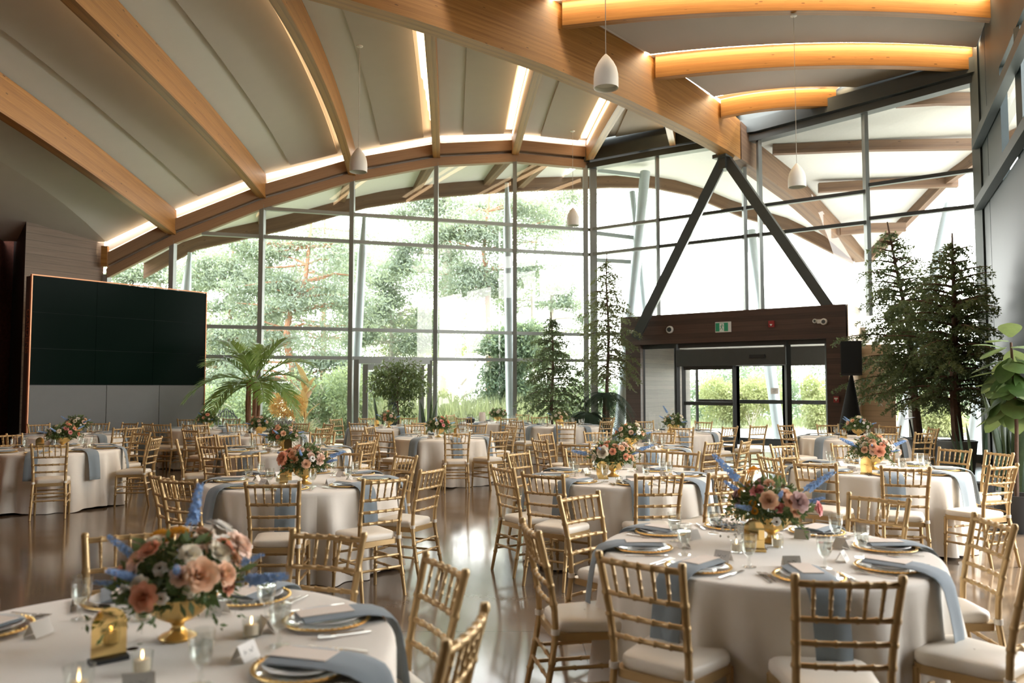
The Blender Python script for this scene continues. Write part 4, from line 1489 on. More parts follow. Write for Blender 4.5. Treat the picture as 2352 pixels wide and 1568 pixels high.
TG = 'trees beyond the long glass wall'
tl = [
 ('pine_tree', 'pine with a curved reddish trunk seen over the coleus', 668, 31, 8.6, [(.3, 0), (.1, .3), (-.25, .42), (-.05, .55), (.5, .66), (.6, .8), (.75, 1)], 'pine', pads(1, 34, -2.4, 2.8, 1.6, 7.6), 'bark_red', .20, 8500),
 ('pine_tree', 'bushy pine seen over the palm fronds', 520, 33, 8.2, [(0, 0), (.1, .5), (.2, 1)], 'pine', pads(2, 30, -2.3, 2.3, .8, 7.4), 'bark_red', .15, 11500),
 ('pine_tree', 'pine seen between the video wall and the arched head beam', 360, 36, 9.5, [(0, 0), (0, 1)], 'pine', pads(3, 22, -2.4, 2.4, 3, 8.6), 'bark_pale', .26, 7500),
 ('pine_tree', 'spruce with a thin straight trunk behind the weeping fig', 898, 38, 8.4, [(0, 0), (0, 1)], 'pine', pads(4, 36, -2.4, 2.3, 1.5, 8.0), 'bark_pale', .14, 10500),
 ('pine_tree', 'old pine with the broad pale trunk beyond the garden door', 1026, 35, 12.5, [(0, 0), (.02, .5), (-.1, 1)], 'pine', pads(5, 16, -2.4, 1.6, 6.2, 10.5), 'bark_pale', .42, 5200),
 ('pine_tree', 'forked orange pine beside the round post and tall grass', 1118, 32, 10.5, [(.1, 0), (.1, .35), (0, .55), (-.15, .7), (.2, 1)], 'pine', pads(6, 20, -2.2, 2.6, 5.4, 9.2), 'bark_red', .17, 5600),
 ('pine_tree', 'loose pine behind the shorter hemlock', 1262, 40, 9.6, [(0, 0), (.2, 1)], 'pine', pads(7, 24, -2.4, 2.0, .6, 7.2), 'bark_pale', .2, 7500),
 ('pine_tree', 'tall pine behind the reddish one', 742, 44, 11.5, [(0, 0), (0, 1)], 'pine', pads(8, 34, -3.2, 3.4, 3.0, 10.5, 1.4, .6), 'bark_red', .2, 9500),
 ('pine_tree', 'tall pine with fine branches in the top corner panes', 1245, 34, 11.5, [(-.4, 0), (-.4, .6), (.3, 1)], 'pine', pads(9, 11, -2.4, 2.2, 7.4, 10.2, 1.0, .35), 'bark_pale', .12, 2400),
 ('yellow_tree', 'pale yellow green tree behind the spruce', 960, 46, 7.0, [(0, 0), (0, 1)], 'pine_y', pads(10, 26, -3.2, 3.2, 1, 6.2, 1.4, .7), 'bark_pale', .2, 8500),
 ('dark_tree', 'blue green tree at the window edge behind the round post', 1172, 29.5, 4.4, [(0, 0), (0, 1)], 'pine_d', pads(11, 16, -.9, .9, 1.4, 3.9, .7, .35), 'bark_pale', .08, 5200),
 ('pine_tree', 'distant pine filling the gap over the palm bench', 455, 46, 9.5, [(0, 0), (0, 1)], 'pine_y', pads(12, 30, -4.2, 4.2, .8, 6.0, 1.6, .7), 'bark_pale', .2, 8000),
]
for i, (nm, lab, px, Y, H, tr, mat, el_, bark, r0, n) in enumerate(tl):
    o = tree(nm, lab, px, Y, H, tr, mat, el_, .19, n * 4, bark, r0, seed=50 + i)
    o['group'] = TG
# bare snags at the foot of the broad trunk
mb = MB()
for a, b in (((1055, 915, 33), (1130, 850, 33)), ((1050, 890, 33), (1100, 825, 33)), ((1060, 930, 33), (1120, 905, 33))):
    mb.tube([at(*a), at((a[0] + b[0]) / 2, (a[1] + b[1]) / 2 + 6, 33), at(*b)], [.12, .09, .03], 6)
tag(obj('fallen_branches', mb, M['bark_pale']), 'pale bare branches beside the broad pine trunk', 'branch')

def bush(name, label, px, Y, w, h, mat, seed, n=6500, leaf=.14, z0=0.0, group='shrubs outside the glass'):
    rs = np.random.RandomState(seed)
    x = (px - 1176) / FPX * Y
    root = thing(name, label, 'shrub', (x, Y, -.14), 0, group)
    el_ = []
    for k in range(9):
        el_.append(((rs.uniform(-w / 2, w / 2) * .75, rs.uniform(-.5, .5), z0 + rs.uniform(.25, .75) * h), w * .24, .6, h * .3, n // 9))
    V, Fc = cloud(el_, leaf, .4, -.1, rs)
    link('foliage', npmesh('foliage', V, Fc, M[mat]), root)
    mb = MB()
    for k in range(5):
        mb.tube([(0, 0, 0), (rs.uniform(-w, w) * .2, 0, h * .4), (rs.uniform(-w, w) * .35, rs.uniform(-.3, .3), h * .75)], [.03, .02, .008], 5, caps=False)
    obj('stems', mb, M['bark_pale'], root)
bl = [
 ('shrub', 'leafy green shrub behind the spider plant', 735, 26.5, 2.6, 2.5, 'bush'), ('shrub', 'dense shrub beside the garden door hinge side', 800, 28, 2.4, 2.2, 'bush'),
 ('shrub', 'pale shrub seen through the garden door glass', 870, 30, 2.6, 2.2, 'pine_y'), ('shrub', 'green shrub under the palm fronds', 540, 27, 3.0, 1.9, 'bush'),
 ('shrub', 'low shrub at the video wall edge', 478, 29, 2.4, 1.5, 'pine_y'), ('shrub', 'shrub at the foot of the broad pine', 985, 31, 2.0, 1.6, 'pine_y'),
 ('shrub', 'shrub left of the tall hemlock trunk', 1310, 31, 3.0, 2.2, 'bush'), ('shrub', 'far green shrub behind the fern palms', 1400, 36, 3.4, 2.6, 'pine_d'),
 ('shrub', 'round green bush through the fixed door leaf', 1640, 38, 3.2, 3.2, 'pine_d'), ('shrub', 'yellow bush through the fixed door leaf', 1655, 35, 2.6, 2.2, 'pine_y'),
 ('shrub', 'tall green bush behind the white leaning post', 1745, 40, 4.0, 3.8, 'pine_d'), ('shrub', 'yellow green bush through the open doorway', 1722, 34, 2.8, 2.3, 'pine_y'),
 ('shrub', 'dark green bush through the far sidelight', 1850, 38, 4.0, 3.7, 'pine_d'), ('shrub', 'yellow plumed bush at the sidelight edge', 1888, 33, 1.5, 2.3, 'pine_y'),
 ('shrub', 'green bush beyond the cedar wall', 1990, 36, 3.4, 3.4, 'pine_d'), ('shrub', 'broad green bush behind the first hemlock trunk', 2090, 34, 4.2, 3.6, 'bush'),
 ('shrub', 'broad green bush behind the second hemlock trunk', 2200, 33, 4.4, 3.4, 'pine_d'), ('shrub', 'yellow green bush low between the hemlock trunks', 2140, 28, 2.2, 1.7, 'pine_y'),
 ('shrub', 'far bush closing the view past the side wall', 2290, 32, 4.0, 3.4, 'pine_d'), ('shrub', 'bush behind the doorway centre', 1800, 42, 4.4, 3.6, 'bush'),
 ('shrub', 'bush far behind the walnut pier', 1540, 42, 4.6, 3.6, 'pine_d'),
]
for i, (nm, lab, px, Y, w_, h_, mat) in enumerate(bl):
    bush(nm, lab, px, Y, w_, h_, mat, 200 + i)
# meadow grass: one uncountable mass
rs = np.random.RandomState(77)
n = 9000
x = rs.uniform(-4.5, 1.2, n)
y = rs.uniform(26, 34, n)
D = np.stack([rs.normal(size=n) * .35, rs.normal(size=n) * .35, np.ones(n)], 1)
V, Fc = leaves(np.stack([x, y, np.full(n, -.14)], 1), D, rs.uniform(.7, 1.7, n), .03, rs)
x2 = rs.uniform(7, 26, n)
y2 = rs.uniform(33, 41, n)
V2, F2 = leaves(np.stack([x2, y2, np.full(n, -.14)], 1), D, rs.uniform(.2, .5, n), .05, rs)
V, Fc = join([(V, Fc), (V2, F2)])
tag(link('meadow_grass', npmesh('meadow_grass', V, Fc, M['grass'])), 'pale feathery grass outside the long glass wall and beyond the forecourt', 'grass', kind='stuff')

# wrought iron garden seat outside
p = floor_at(522, 22.6)
t = thing('garden_seat', 'black wrought iron garden chair outside behind the palm stems', 'chair', p + Vector((0, 0, -.14)), .4)
mb = MB()
for i in range(7):
    a = -1.0 + i / 3
    mb.tube([(a * .26, 0, .5), (a * .3, .05, .8), (a * .16, .08, 1.12)], .014, 5)
mb.tube([(-.3, 0, .55), (-.3, .06, .9), (0, .09, 1.16), (.3, .06, .9), (.3, 0, .55)], .02, 6)
for z in (.65, .8, .95):
    mb.tube([(-.28, .03, z), (.28, .03, z)], .012, 5)
obj('backrest', mb, M['iron'], t)
mb = MB()
mb.box((0, -.2, .5), (.56, .46, .04))
obj('seat', mb, M['iron'], t)
for sx, sy in ((-1, 0), (1, 0), (-1, -.42), (1, -.42)):
    mb = MB()
    mb.tube([(sx * .26, sy, 0), (sx * .26, sy, .5)], .018, 6)
    obj('leg', mb, M['iron'], t)
# ------------------------------------------------------------------ chiavari chair (front at +y, floor at z = 0)
def bamboo(mb, p0, p1, r_, knots=(.33, .66), n=8, taper=None, bow=None):
    p0, p1 = Vector(p0), Vector(p1)
    ts, rs_ = [0.0], [r_]
    for k in knots:
        for d, f in ((-.022, 1.0), (-.008, 1.28), (.008, 1.28), (.022, 1.0)):
            ts.append(k + d)
            rs_.append(r_ * f)
    ts.append(1.0)
    rs_.append(r_)
    if taper:
        rs_ = [q * (taper[0] + (taper[1] - taper[0]) * t) for q, t in zip(rs_, ts)]
    P = [p0.lerp(p1, t) + (Vector(bow) * (4 * t * (1 - t)) if bow else Vector((0, 0, 0))) for t in ts]
    mb.tube(P, rs_, n)
    return mb

def post_curve(sx):
    P, rr = [], []
    key = [(0, .190, -.265), (.15, .186, -.235), (.30, .181, -.205), (.44, .176, -.185), (.55, .176, -.190), (.68, .180, -.212), (.80, .186, -.240), (.925, .195, -.272)]
    zs = [q[0] for q in key]
    ks = (.16, .30, .58, .67, .765)
    z = 0
    lst = sorted(set([q[0] for q in key] + [k + d for k in ks for d in (-.012, -.005, .005, .012)]))
    for z in lst:
        x = interp(z, zs, [q[1] for q in key])
        y = interp(z, zs, [q[2] for q in key])
        r_ = .0165 if z > .2 else .0135 + .003 * z / .2
        if any(abs(z - k) < .0065 for k in ks):
            r_ *= 1.25
        P.append((sx * x, y, z))
        rr.append(r_)
    return P, rr
def back_y(z):
    return interp(z, [.44, .55, .68, .80, .925], [-.185, -.190, -.212, -.240, -.272])
def back_x(z):
    return interp(z, [.44, .55, .68, .80, .925], [.176, .176, .180, .186, .195])

def seat_outline(w0, w1, y0, y1, n=9, rnd_=.06):
    pts = []
    corners = [(-w1, y1), (w1, y1), (w0, y0), (-w0, y0)]
    for i, (cx, cy) in enumerate(corners):
        sx = -1 if i in (0, 3) else 1
        sy = 1 if i < 2 else -1
        a0 = [90 + 90, 90, 0, -90][i]
        for k in range(n):
            a = R([180 - 90 * k / (n - 1), 90 - 90 * k / (n - 1), -90 * k / (n - 1), -90 - 90 * k / (n - 1)][i])
            pts.append((cx - sx * rnd_ + rnd_ * math.cos(a), cy - sy * rnd_ + rnd_ * math.sin(a)))
    return pts

def chair_parts():
    out = []
    for sx in (-1, 1):
        P, rr = post_curve(sx)
        mb = MB()
        mb.tube(P, rr, 8)
        mb.lathe([(0, .944), (.012, .943), (.017, .936), (.018, .925), (.0165, .915)], 8, (sx * .195, -.272, 0))
        out.append(('back_leg', mb, 'gold', None))
        mb = MB()
        bamboo(mb, (sx * .193, .19, 0), (sx * .186, .178, .42), .0165, (.38, .62), taper=(.8, 1.05))
        mb.tube([(sx * .185, .165, .40), (sx * .175, .15, .41), (sx * .15, .15, .418)], .010, 5)
        out.append(('front_leg', mb, 'gold', None))
    mb = MB()
    bamboo(mb, (-back_x(.905), back_y(.905), .905), (back_x(.905), back_y(.905), .905), .0135, (.17, .335, .5, .665, .83), bow=(0, -.018, 0))
    out.append(('top_rail', mb, 'gold', None))
    for z in (.765, .67, .58):
        mb = MB()
        bamboo(mb, (-back_x(z), back_y(z), z), (back_x(z), back_y(z), z), .0115, (.2, .4, .6, .8), bow=(0, -.014, 0))
        out.append(('back_rail', mb, 'gold', None))
    for i in range(5):
        f = (i + 1) / 6
        b = -.016 * 4 * f * (1 - f)
        x0 = (f * 2 - 1) * back_x(.77)
        x1 = (f * 2 - 1) * back_x(.9)
        mb = MB()
        bamboo(mb, (x0, back_y(.77) + b, .770), (x1, back_y(.9) + b, .898), .0078, (.3, .62), 6, taper=(.85, 1.1))
        out.append(('spindle', mb, 'gold', None))
    # stretchers
    for sx in (-1, 1):
        for z in (.19, .275):
            mb = MB()
            bamboo(mb, (sx * .187, -.225 + .0 * z, z), (sx * .19, .183, z), .0105, (.33, .66), 6)
            out.append(('stretcher', mb, 'gold', None))
    for z, y, x in ((.225, .185, .189), (.315, .182, .187), (.225, -.222, .184), (.315, -.203, .18)):
        mb = MB()
        bamboo(mb, (-x, y, z), (x, y, z), .0105, (.33, .66), 6)
        out.append(('stretcher', mb, 'gold', None))
    mb = MB()
    o = seat_outline(.178, .20, -.19, .20, rnd_=.05)
    n = len(o)
    mb.add([(x, y, .40) for x, y in o] + [(x, y, .438) for x, y in o], [(i, (i + 1) % n, n + (i + 1) % n, n + i) for i in range(n)] + [tuple(range(n - 1, -1, -1)), tuple(range(n, 2 * n))])
    out.append(('seat_frame', mb, 'gold', None))
    mb = MB()
    o = seat_outline(.172, .203, -.175, .205, rnd_=.07)
    rings = []
    for sc, z in ((.97, .438), (1.0, .448), (1.0, .468), (.985, .480), (.94, .488), (.75, .494), (.4, .497), (.02, .498)):
        rings.append([(x * sc, .012 + (y - .012) * sc, z) for x, y in o])
    vs = [p for r_ in rings for p in r_]
    fs = [(i * n + k, i * n + (k + 1) % n, (i + 1) * n + (k + 1) % n, (i + 1) * n + k) for i in range(len(rings) - 1) for k in range(n)]
    mb.add(vs, fs)
    out.append(('seat_cushion', mb, 'cushion', None))
    for sx in (-1, 1):
        mb = MB()
        mb.tube([(sx * .176, -.186, .435), (sx * .176, -.186, .462)], .0225, 8)
        out.append(('cushion_tie', mb, 'tie', None))
    return out

CP_ = chair_parts()
CHAIR_MESH = []
for nm, mb, mat, _ in CP_:
    CHAIR_MESH.append((nm, mb.mesh(nm, M[mat], 50)))
# far version: the same shapes gathered into fewer parts
def gather(names, part, mat):
    mb = MB()
    for nm, m_, _, _ in CP_:
        if nm in names:
            mb.add(m_.v, m_.f)
    return (part, mb.mesh(part, M[mat], 50))
FAR_MESH = [gather(('top_rail', 'back_rail', 'spindle'), 'backrest', 'gold'), gather(('stretcher', 'seat_frame'), 'seat_frame', 'gold'), gather(('seat_cushion', 'cushion_tie'), 'seat_cushion', 'cushion')]
FAR_MESH += [(nm, me) for nm, me in CHAIR_MESH if nm in ('back_leg', 'front_leg')]

def make_chair(loc, rz, label, far):
    t = thing('chiavari_chair', label, 'chair', loc, rz, 'gold chiavari chairs around the tables')
    for nm, me in (FAR_MESH if far else CHAIR_MESH):
        link(nm, me, t)
    return t

# ------------------------------------------------------------------ tables
RT = .87
TABLES = {1: (-1.27, 2.72), 2: (1.36, 4.36), 3: (-1.95, 7.5), 4: (1.05, 7.85), 5: (3.88, 8.55), 6: (-6.4, 11.2), 7: (-8.0, 14.5), 8: (-6.35, 16.7), 9: (-4.55, 14.5),
          10: (-3.12, 11.1), 11: (-2.65, 17.2), 12: (-1.2, 13.9), 13: (-.4, 19.6), 14: (1.1, 17.8), 15: (3.1, 15.4), 16: (1.66, 11.4), 17: (5.85, 13.8)}
TD = {1: 'table nearest the camera', 2: 'table with orange ranunculus bouquet', 3: 'first table behind the nearest', 4: 'middle table beside the aisle', 5: 'table by potted snake plants',
      6: 'outer table below the screen', 7: 'table against the video wall', 8: 'table before the palm', 9: 'table before the orange coleus', 10: 'second table behind the nearest',
      11: 'table before the garden door', 12: 'table beyond the open aisle', 13: 'farthest table with peach vase', 14: 'table before the weeping conifer', 15: 'table before the wooden vestibule',
      16: 'table behind the middle table', 17: 'table beside the loudspeaker stand'}
ZT = .765
def cloth_mesh(seed):
    rs = np.random.RandomState(seed)
    na = 168
    ph = rs.uniform(0, 2 * PI, 4)
    fr = [15, 23, 8, 33]
    P = []
    prof = [(0.02, 0, 0), (.3, 0, 0), (.6, 0, 0), (.80, 0, 0), (.845, .0, 0), (.862, -.004, 0), (.872, -.016, .02), (.876, -.04, .08), (.88, -.12, .34), (.885, -.24, .60), (.893, -.36, .80), (.90, -.48, .85), (.908, -.60, .97), (.915, -.70, 1.05), (.92, -.752, 1.1)]
    for r_, dz, amp in prof:
        row = []
        for k in range(na + 1):
            a = 2 * PI * (k % na) / na
            w = (.5 * math.sin(fr[0] * a + ph[0] + .6 * math.sin(3 * a)) + .32 * math.sin(fr[1] * a + ph[1] + .8 * math.sin(2 * a + 1)) + .34 * math.sin(fr[2] * a + ph[2]) + .14 * math.sin(fr[3] * a + ph[3]))
            w = max(-.75, w)
            rr = r_ + amp * .074 * w
            zz = ZT + dz + (.02 * math.sin(5 * a + ph[1]) if dz < -.72 else 0)
            row.append((rr * math.cos(a), rr * math.sin(a), max(.006, zz)))
        P.append(row)
    mb = MB()
    mb.grid(P)
    return mb.mesh('tablecloth', M['cloth'], 180)
CLOTHS = [cloth_mesh(s) for s in (1, 2, 3, 4)]
mb = MB()
mb.lathe([(0, ZT - .03), (RT - .03, ZT - .03), (RT - .03, ZT - .008), (0, ZT - .008)], 40)
TOPM = mb.mesh('tabletop', M['fascia'], 30)
for k, (x, y) in TABLES.items():
    t = thing('round_table', 'round banquet table under a pale floor-length cloth, the ' + TD[k], 'table', (x, y, 0), k * 1.7, 'round banquet tables')
    link('tabletop', TOPM, t)
    link('tablecloth', CLOTHS[k % 4], t)

# ------------------------------------------------------------------ chairs: (column of the back rail, near or far side of its table, distance from the table centre)
b, f, a = 'b', 'f', 'a'
CH = {
 1: [(a, 116, 1.36), (a, 73, 1.27), (a, 29, 1.14), (a, -14, 1.17)],
 2: [(a, 231, 1.33), (a, 265.5, 1.35), (a, 309, 1.33), (a, 357, 1.21), (a, 191, 1.29), (a, 134, 1.32), (a, 40, 1.32)],
 3: [(413, f, 1.45), (377, f, 1.36), (635, f, 1.56), (884, f, 1.58), (998, f, 1.36), (931, b, 1.2), (560, b, 1.3), (794, b, 1.25)],
 4: [(1155, f, 1.36), (1193, b, 1.3), (1248, f, 1.52), (1510, f, 1.36), (1670, f, 1.42), (1706, f, 1.3), (1335, b, 1.3), (1496, b, 1.4), (1566, b, 1.3)],
 5: [(1762, f, 1.3), (1796, b, 1.4), (1862, f, 1.52), (1945, b, 1.38), (2076, f, 1.52), (2296, f, 1.4), (2290, b, 1.42), (2183, b, 1.38)],
 6: [(125, f, 1.42), (362, f, 1.42), (331, b, 1.36), (24, b, 1.36), (-6, b, 1.4)],
 7: [(95, b, 1.3), (233, b, 1.3), (302, b, 1.36), (288, f, 1.4), (311, f, 1.42)],
 8: [(430, b, 1.3), (343, f, 1.36), (372, f, 1.42), (533, b, 1.3), (446, f, 1.5)],
 9: [(548, b, 1.3), (692, b, 1.3), (746, f, 1.4), (757, b, 1.36), (438, f, 1.45), (463, b, 1.4)],
 10: [(530, b, 1.34), (612, b, 1.3), (746, b, 1.32), (410, f, 1.4), (494, f, 1.48), (475, b, 1.4), (840, f, 1.42), (855, b, 1.4)],
 11: [(823, f, 1.42), (772, b, 1.38), (845, b, 1.3), (942, b, 1.3), (965, f, 1.42)],
 12: [(1054, f, 1.55), (883, f, 1.42), (851, b, 1.4), (1150, f, 1.42), (1175, b, 1.38), (952, b, 1.34), (1098, b, 1.34)],
 13: [(1064, f, 1.42), (1036, b, 1.36), (1168, f, 1.42), (1199, b, 1.36)],
 14: [(1302, f, 1.42), (1186, f, 1.42), (1237, b, 1.3), (1322, b, 1.3), (1398, b, 1.36), (1392, f, 1.42)],
 15: [(1566, f, 1.42), (1612, b, 1.3), (1480, b, 1.34), (1674, f, 1.42)],
 16: [(1252, b, 1.4), (1236, f, 1.42), (1370, b, 1.34), (1521, b, 1.34), (1637, f, 1.4), (1712, f, 1.65), (1318, f, 1.62)],
 17: [(1897, b, 1.3), (2041, b, 1.34), (1806, f, 1.42), (1800, b, 1.4), (2024, f, 1.44), (2139, b, 1.4), (2122, f, 1.42)],
}
def solve(k, q):
    cx, cy = TABLES[k]
    if q[0] == 'a':
        an = R(q[1])
        return Vector((cx + q[2] * math.cos(an), cy + q[2] * math.sin(an), 0))
    u = (q[0] - 1176) / FPX
    r_ = q[2]
    A_ = u * u + 1
    B_ = -2 * (u * cx + cy)
    C_ = cx * cx + cy * cy - r_ * r_
    D_ = B_ * B_ - 4 * A_ * C_
    if D_ < 0:
        Y = -B_ / (2 * A_)
        p = Vector((u * Y, Y, 0))
        return p
    Y = (-B_ + (1 if q[1] == 'b' else -1) * math.sqrt(D_)) / (2 * A_)
    return Vector((u * Y, Y, 0))
PHASE = {}
rj_ = random.Random(3)
for k in CH:
    cx, cy = TABLES[k]
    c = Vector((cx, cy, 0))
    cam_a = math.atan2(-cy, -cx)
    L = []
    for q in CH[k]:
        p = solve(k, q)
        L.append((p, math.atan2(p.y - cy, p.x - cx)))
    order = sorted(range(len(L)), key=lambda i: (cam_a - L[i][1]) % (2 * PI))   # clockwise seen from above
    far = cy > 12.0
    for n_, i in enumerate(order):
        p, an = L[i]
        d = (c - p).normalized()
        jit = 0 if k <= 2 else rj_.uniform(-.09, .09)
        o = p + d * .272
        rz = math.atan2(d.y, d.x) - PI / 2 + jit
        make_chair((o.x, o.y, 0), rz, 'gold chiavari chair, %s clockwise from the camera side of the %s' % (ORD[n_], TD[k]), far)
    # settings: eight to a table, phase fitted to the chairs
    best = min(range(0, 45), key=lambda ph: sum(min(((math.degrees(an) - ph) % 45), 45 - ((math.degrees(an) - ph) % 45)) ** 2 for _, an in L))
    PHASE[k] = best
# the lone chair by the doorway
make_chair((4.42, 14.95, 0), R(25), 'lone gold chiavari chair standing apart before the sliding doors', True)

# ------------------------------------------------------------------ place settings; local +x points away from the table centre, z = 0 on the cloth
def mesh_of(fn, name, mat, smooth=40):
    mb = MB()
    fn(mb)
    return mb.mesh(name, mat, smooth)
ME = {}
def _m(mb):
    mb.lathe([(0, .004), (.10, .004), (.118, .007), (.152, .012), (.152, .009), (.118, .003), (.10, 0), (0, 0)], 36)
ME['charger'] = mesh_of(_m, 'charger', M['charger'])
def _m(mb):
    n = 44
    mb.lathe([(.146, .011), (.150, .015), (.158, .015), (.163, .012), (.158, .008), (.15, .008), (.146, .011)], 44)
    for i in range(n):
        an = 2 * PI * i / n
        mb.lathe([(0, .020), (.004, .018), (.0055, .014), (.004, .010)], 5, (.1545 * math.cos(an), .1545 * math.sin(an), 0))
ME['beaded_rim'] = mesh_of(_m, 'beaded_rim', M['gold_metal'])
def _m(mb):
    mb.lathe([(0, .016), (.078, .016), (.086, .018), (.128, .027), (.130, .025), (.088, .0135), (.075, .0125), (0, .0125)], 36)
ME['plate'] = mesh_of(_m, 'dinner_plate', M['china'])
def napkin_fn(drop, w, sway):
    def _m(mb):
        path = [(-.115, .030), (-.04, .0315), (.05, .0315), (.12, .030), (.175, .020), (.212, .006), (.232, -.014), (.248, -.05), (.266, -.14), (.280, -.24), (.288, -drop)]
        top, bot = [], []
        for i, (x, z) in enumerate(path):
            q = i / (len(path) - 1)
            ww = w * (1 - .10 * q)
            row, row2 = [], []
            for j in range(7):
                v = j / 6 - .5
                wav = .007 * math.sin(v * 9 + 1.5 * sway) * max(0, q - .5) * 2
                yy = v * ww + sway * .03 * max(0, q - .4)
                t = .011 * (1 - .75 * abs(2 * v) ** 6)
                nx, nz = (0, 1) if i < 5 else ((.7, .7) if i == 5 else (1, 0))
                row.append((x + wav * nx + t * nx, yy, z + t * nz + (wav * .4 if i < 5 else 0)))
                row2.append((x + wav * nx, yy, z))
            top.append(row)
            bot.append(row2)
        mb.grid(top)
        mb.grid(bot)
        for j in (0, 6):
            mb.grid([[t[j], bb[j]] for t, bb in zip(top, bot)])
        for i in (0, len(path) - 1):
            mb.grid([[t, bb] for t, bb in zip(top[i], bot[i])])
    return _m
ME['napkin'] = [mesh_of(napkin_fn(.36, .175, .4), 'napkin', M['napkin'], 60), mesh_of(napkin_fn(.33, .165, -.5), 'napkin', M['napkin'], 60)]
def _m(mb):
    mb.box((-.01, .0, .0445), (.20, .095, .002))
ME['menu'] = mesh_of(_m, 'menu_card', M['paper'], 0)
def _m(mb):
    mb.lathe([(0, 0), (.034, 0), (.034, .004), (.012, .010), (.007, .018), (.010, .026), (.0065, .036), (.008, .050), (.022, .060), (.033, .085), (.037, .115), (.0385, .160), (.0370, .160), (.0355, .115), (.0315, .087), (.02, .064), (0, .056)], 20)
ME['goblet'] = mesh_of(_m, 'glass_bowl', M['goblet'], 60)
def _m(mb):
    mb.lathe([(0, .058), (.019, .065), (.0305, .088), (.0348, .118), (.0350, .122), (0, .122)], 18)
ME['water'] = mesh_of(_m, 'water', M['water'], 60)
def _m(mb):
    h, w, dp = .052, .085, .028
    mb.add([(-dp, -w / 2, 0), (-dp, w / 2, 0), (0, w / 2, h), (0, -w / 2, h), (dp, w / 2, 0), (dp, -w / 2, 0)], [(0, 1, 2, 3), (3, 2, 4, 5)])
ME['card'] = mesh_of(_m, 'place_card', M['card'], 0)
def scribble(seed):
    rs = random.Random(seed)
    def _m(mb):
        x = -.026
        for i in range(9):
            y0 = x
            x += .0055
            f0, f1 = rs.uniform(.35, .6), rs.uniform(.4, .72)
            P = [(.028 * (1 - t) + .0006, y, .052 * t) for t, y in ((f0, y0), (f1, x))]
            d = .0011
            mb.add([(P[0][0], P[0][1], P[0][2] - d), (P[1][0], P[1][1], P[1][2] - d), (P[1][0], P[1][1], P[1][2] + d), (P[0][0], P[0][1], P[0][2] + d)], [(0, 1, 2, 3)])
    return _m
ME['script'] = [mesh_of(scribble(s), 'handwriting', M['ink'], 0) for s in (1, 2, 3)]
def fork_m(L):
    def _m(mb):
        mb.sweep([(-L / 2, 0, .001), (-L / 2 + .09, 0, .002), (L / 2 - .06, 0, .004)], .007, .003)
        mb.sweep([(L / 2 - .062, 0, .004), (L / 2 - .045, 0, .004)], .022, .0025)
        for y in (-.009, -.003, .003, .009):
            mb.sweep([(L / 2 - .046, y, .004), (L / 2, y * .95, .007)], .0026, .0022)
    return _m
ME['fork'] = [mesh_of(fork_m(.19), 'fork', M['silver']), mesh_of(fork_m(.165), 'fork', M['silver'])]
def _m(mb):
    L = .22
    mb.sweep([(-L / 2, 0, .001), (-L / 2 + .10, 0, .002)], .009, .006)
    mb.sweep([(-L / 2 + .10, 0, .002), (L / 2 - .03, .002, .002), (L / 2, .0, .003)], .016, .0022)
ME['knife'] = mesh_of(_m, 'knife', M['silver'])

def putt(name, me, label, cat, group, k, an, r_, tang, z, turn=0.0, kids=()):
    cx, cy = TABLES[k]
    o = link(name, me)
    ca, sa = math.cos(an), math.sin(an)
    o.location = (cx + r_ * ca - tang * sa, cy + r_ * sa + tang * ca, ZT + z)
    o.rotation_euler = (0, 0, an + turn)
    tag(o, label, cat, group)
    for nm, m_ in kids:
        link(nm, m_, o)
    return o

def seat_label(item, n_, k):
    return '%s, %s seat clockwise from camera side, %s' % (item, ORD[n_], TD[k])
rs_ = random.Random(9)
for k in TABLES:
    cx, cy = TABLES[k]
    cam_a = math.atan2(-cy, -cx)
    seats = [R(PHASE[k] + 45 * i) for i in range(8)]
    seats.sort(key=lambda an: (cam_a - an) % (2 * PI))
    near_t = k <= 5
    for n_, an in enumerate(seats):
        if k == 1 and 190 < math.degrees(an) % 360 < 285:
            continue                                   # outside the picture
        j = rs_.uniform(-.02, .02)
        if near_t or k in (6, 10, 16):
            putt('charger_plate', ME['charger'], seat_label('gold rimmed charger', n_, k)[:], 'charger', 'gold rimmed chargers', k, an, .655, 0, .001, 0, (('beaded_rim', ME['beaded_rim']),))
            putt('dinner_plate', ME['plate'], seat_label('white plate on charger', n_, k), 'plate', 'white dinner plates', k, an, .655, 0, .001)
        putt('napkin', rs_.choice(ME['napkin']), seat_label('draped blue napkin', n_, k), 'napkin', 'dusty blue napkins hanging off the tables', k, an + j, .668, 0, .0)
        if near_t or k in (6, 10, 16):
            putt('menu_card', ME['menu'], seat_label('blush menu card', n_, k), 'menu', 'menu cards on the napkins', k, an + j, .655, .0, .0)
        putt('water_goblet', ME['goblet'], seat_label('stemmed water glass', n_, k), 'glass', 'water goblets', k, an + j, .46, .155, .002, rs_.uniform(0, 6), (('water', ME['water']),))
        putt('place_card', ME['card'], seat_label('folded place card', n_, k), 'place card', 'folded place cards', k, an + j * 2, .425, rs_.uniform(-.03, .02), .002, rs_.uniform(-.25, .25), (('handwriting', rs_.choice(ME['script'])),) if near_t else ())
        if near_t:
            putt('dinner_fork', ME['fork'][0], seat_label('outer silver fork', n_, k), 'fork', 'silver forks', k, an, .665, -.205, .002, PI)
            putt('dinner_fork', ME['fork'][1], seat_label('inner silver fork', n_, k), 'fork', 'silver forks', k, an, .66, -.180, .002, PI)
            putt('table_knife', ME['knife'], seat_label('silver knife', n_, k), 'knife', 'silver knives', k, an, .665, .185, .002, PI)

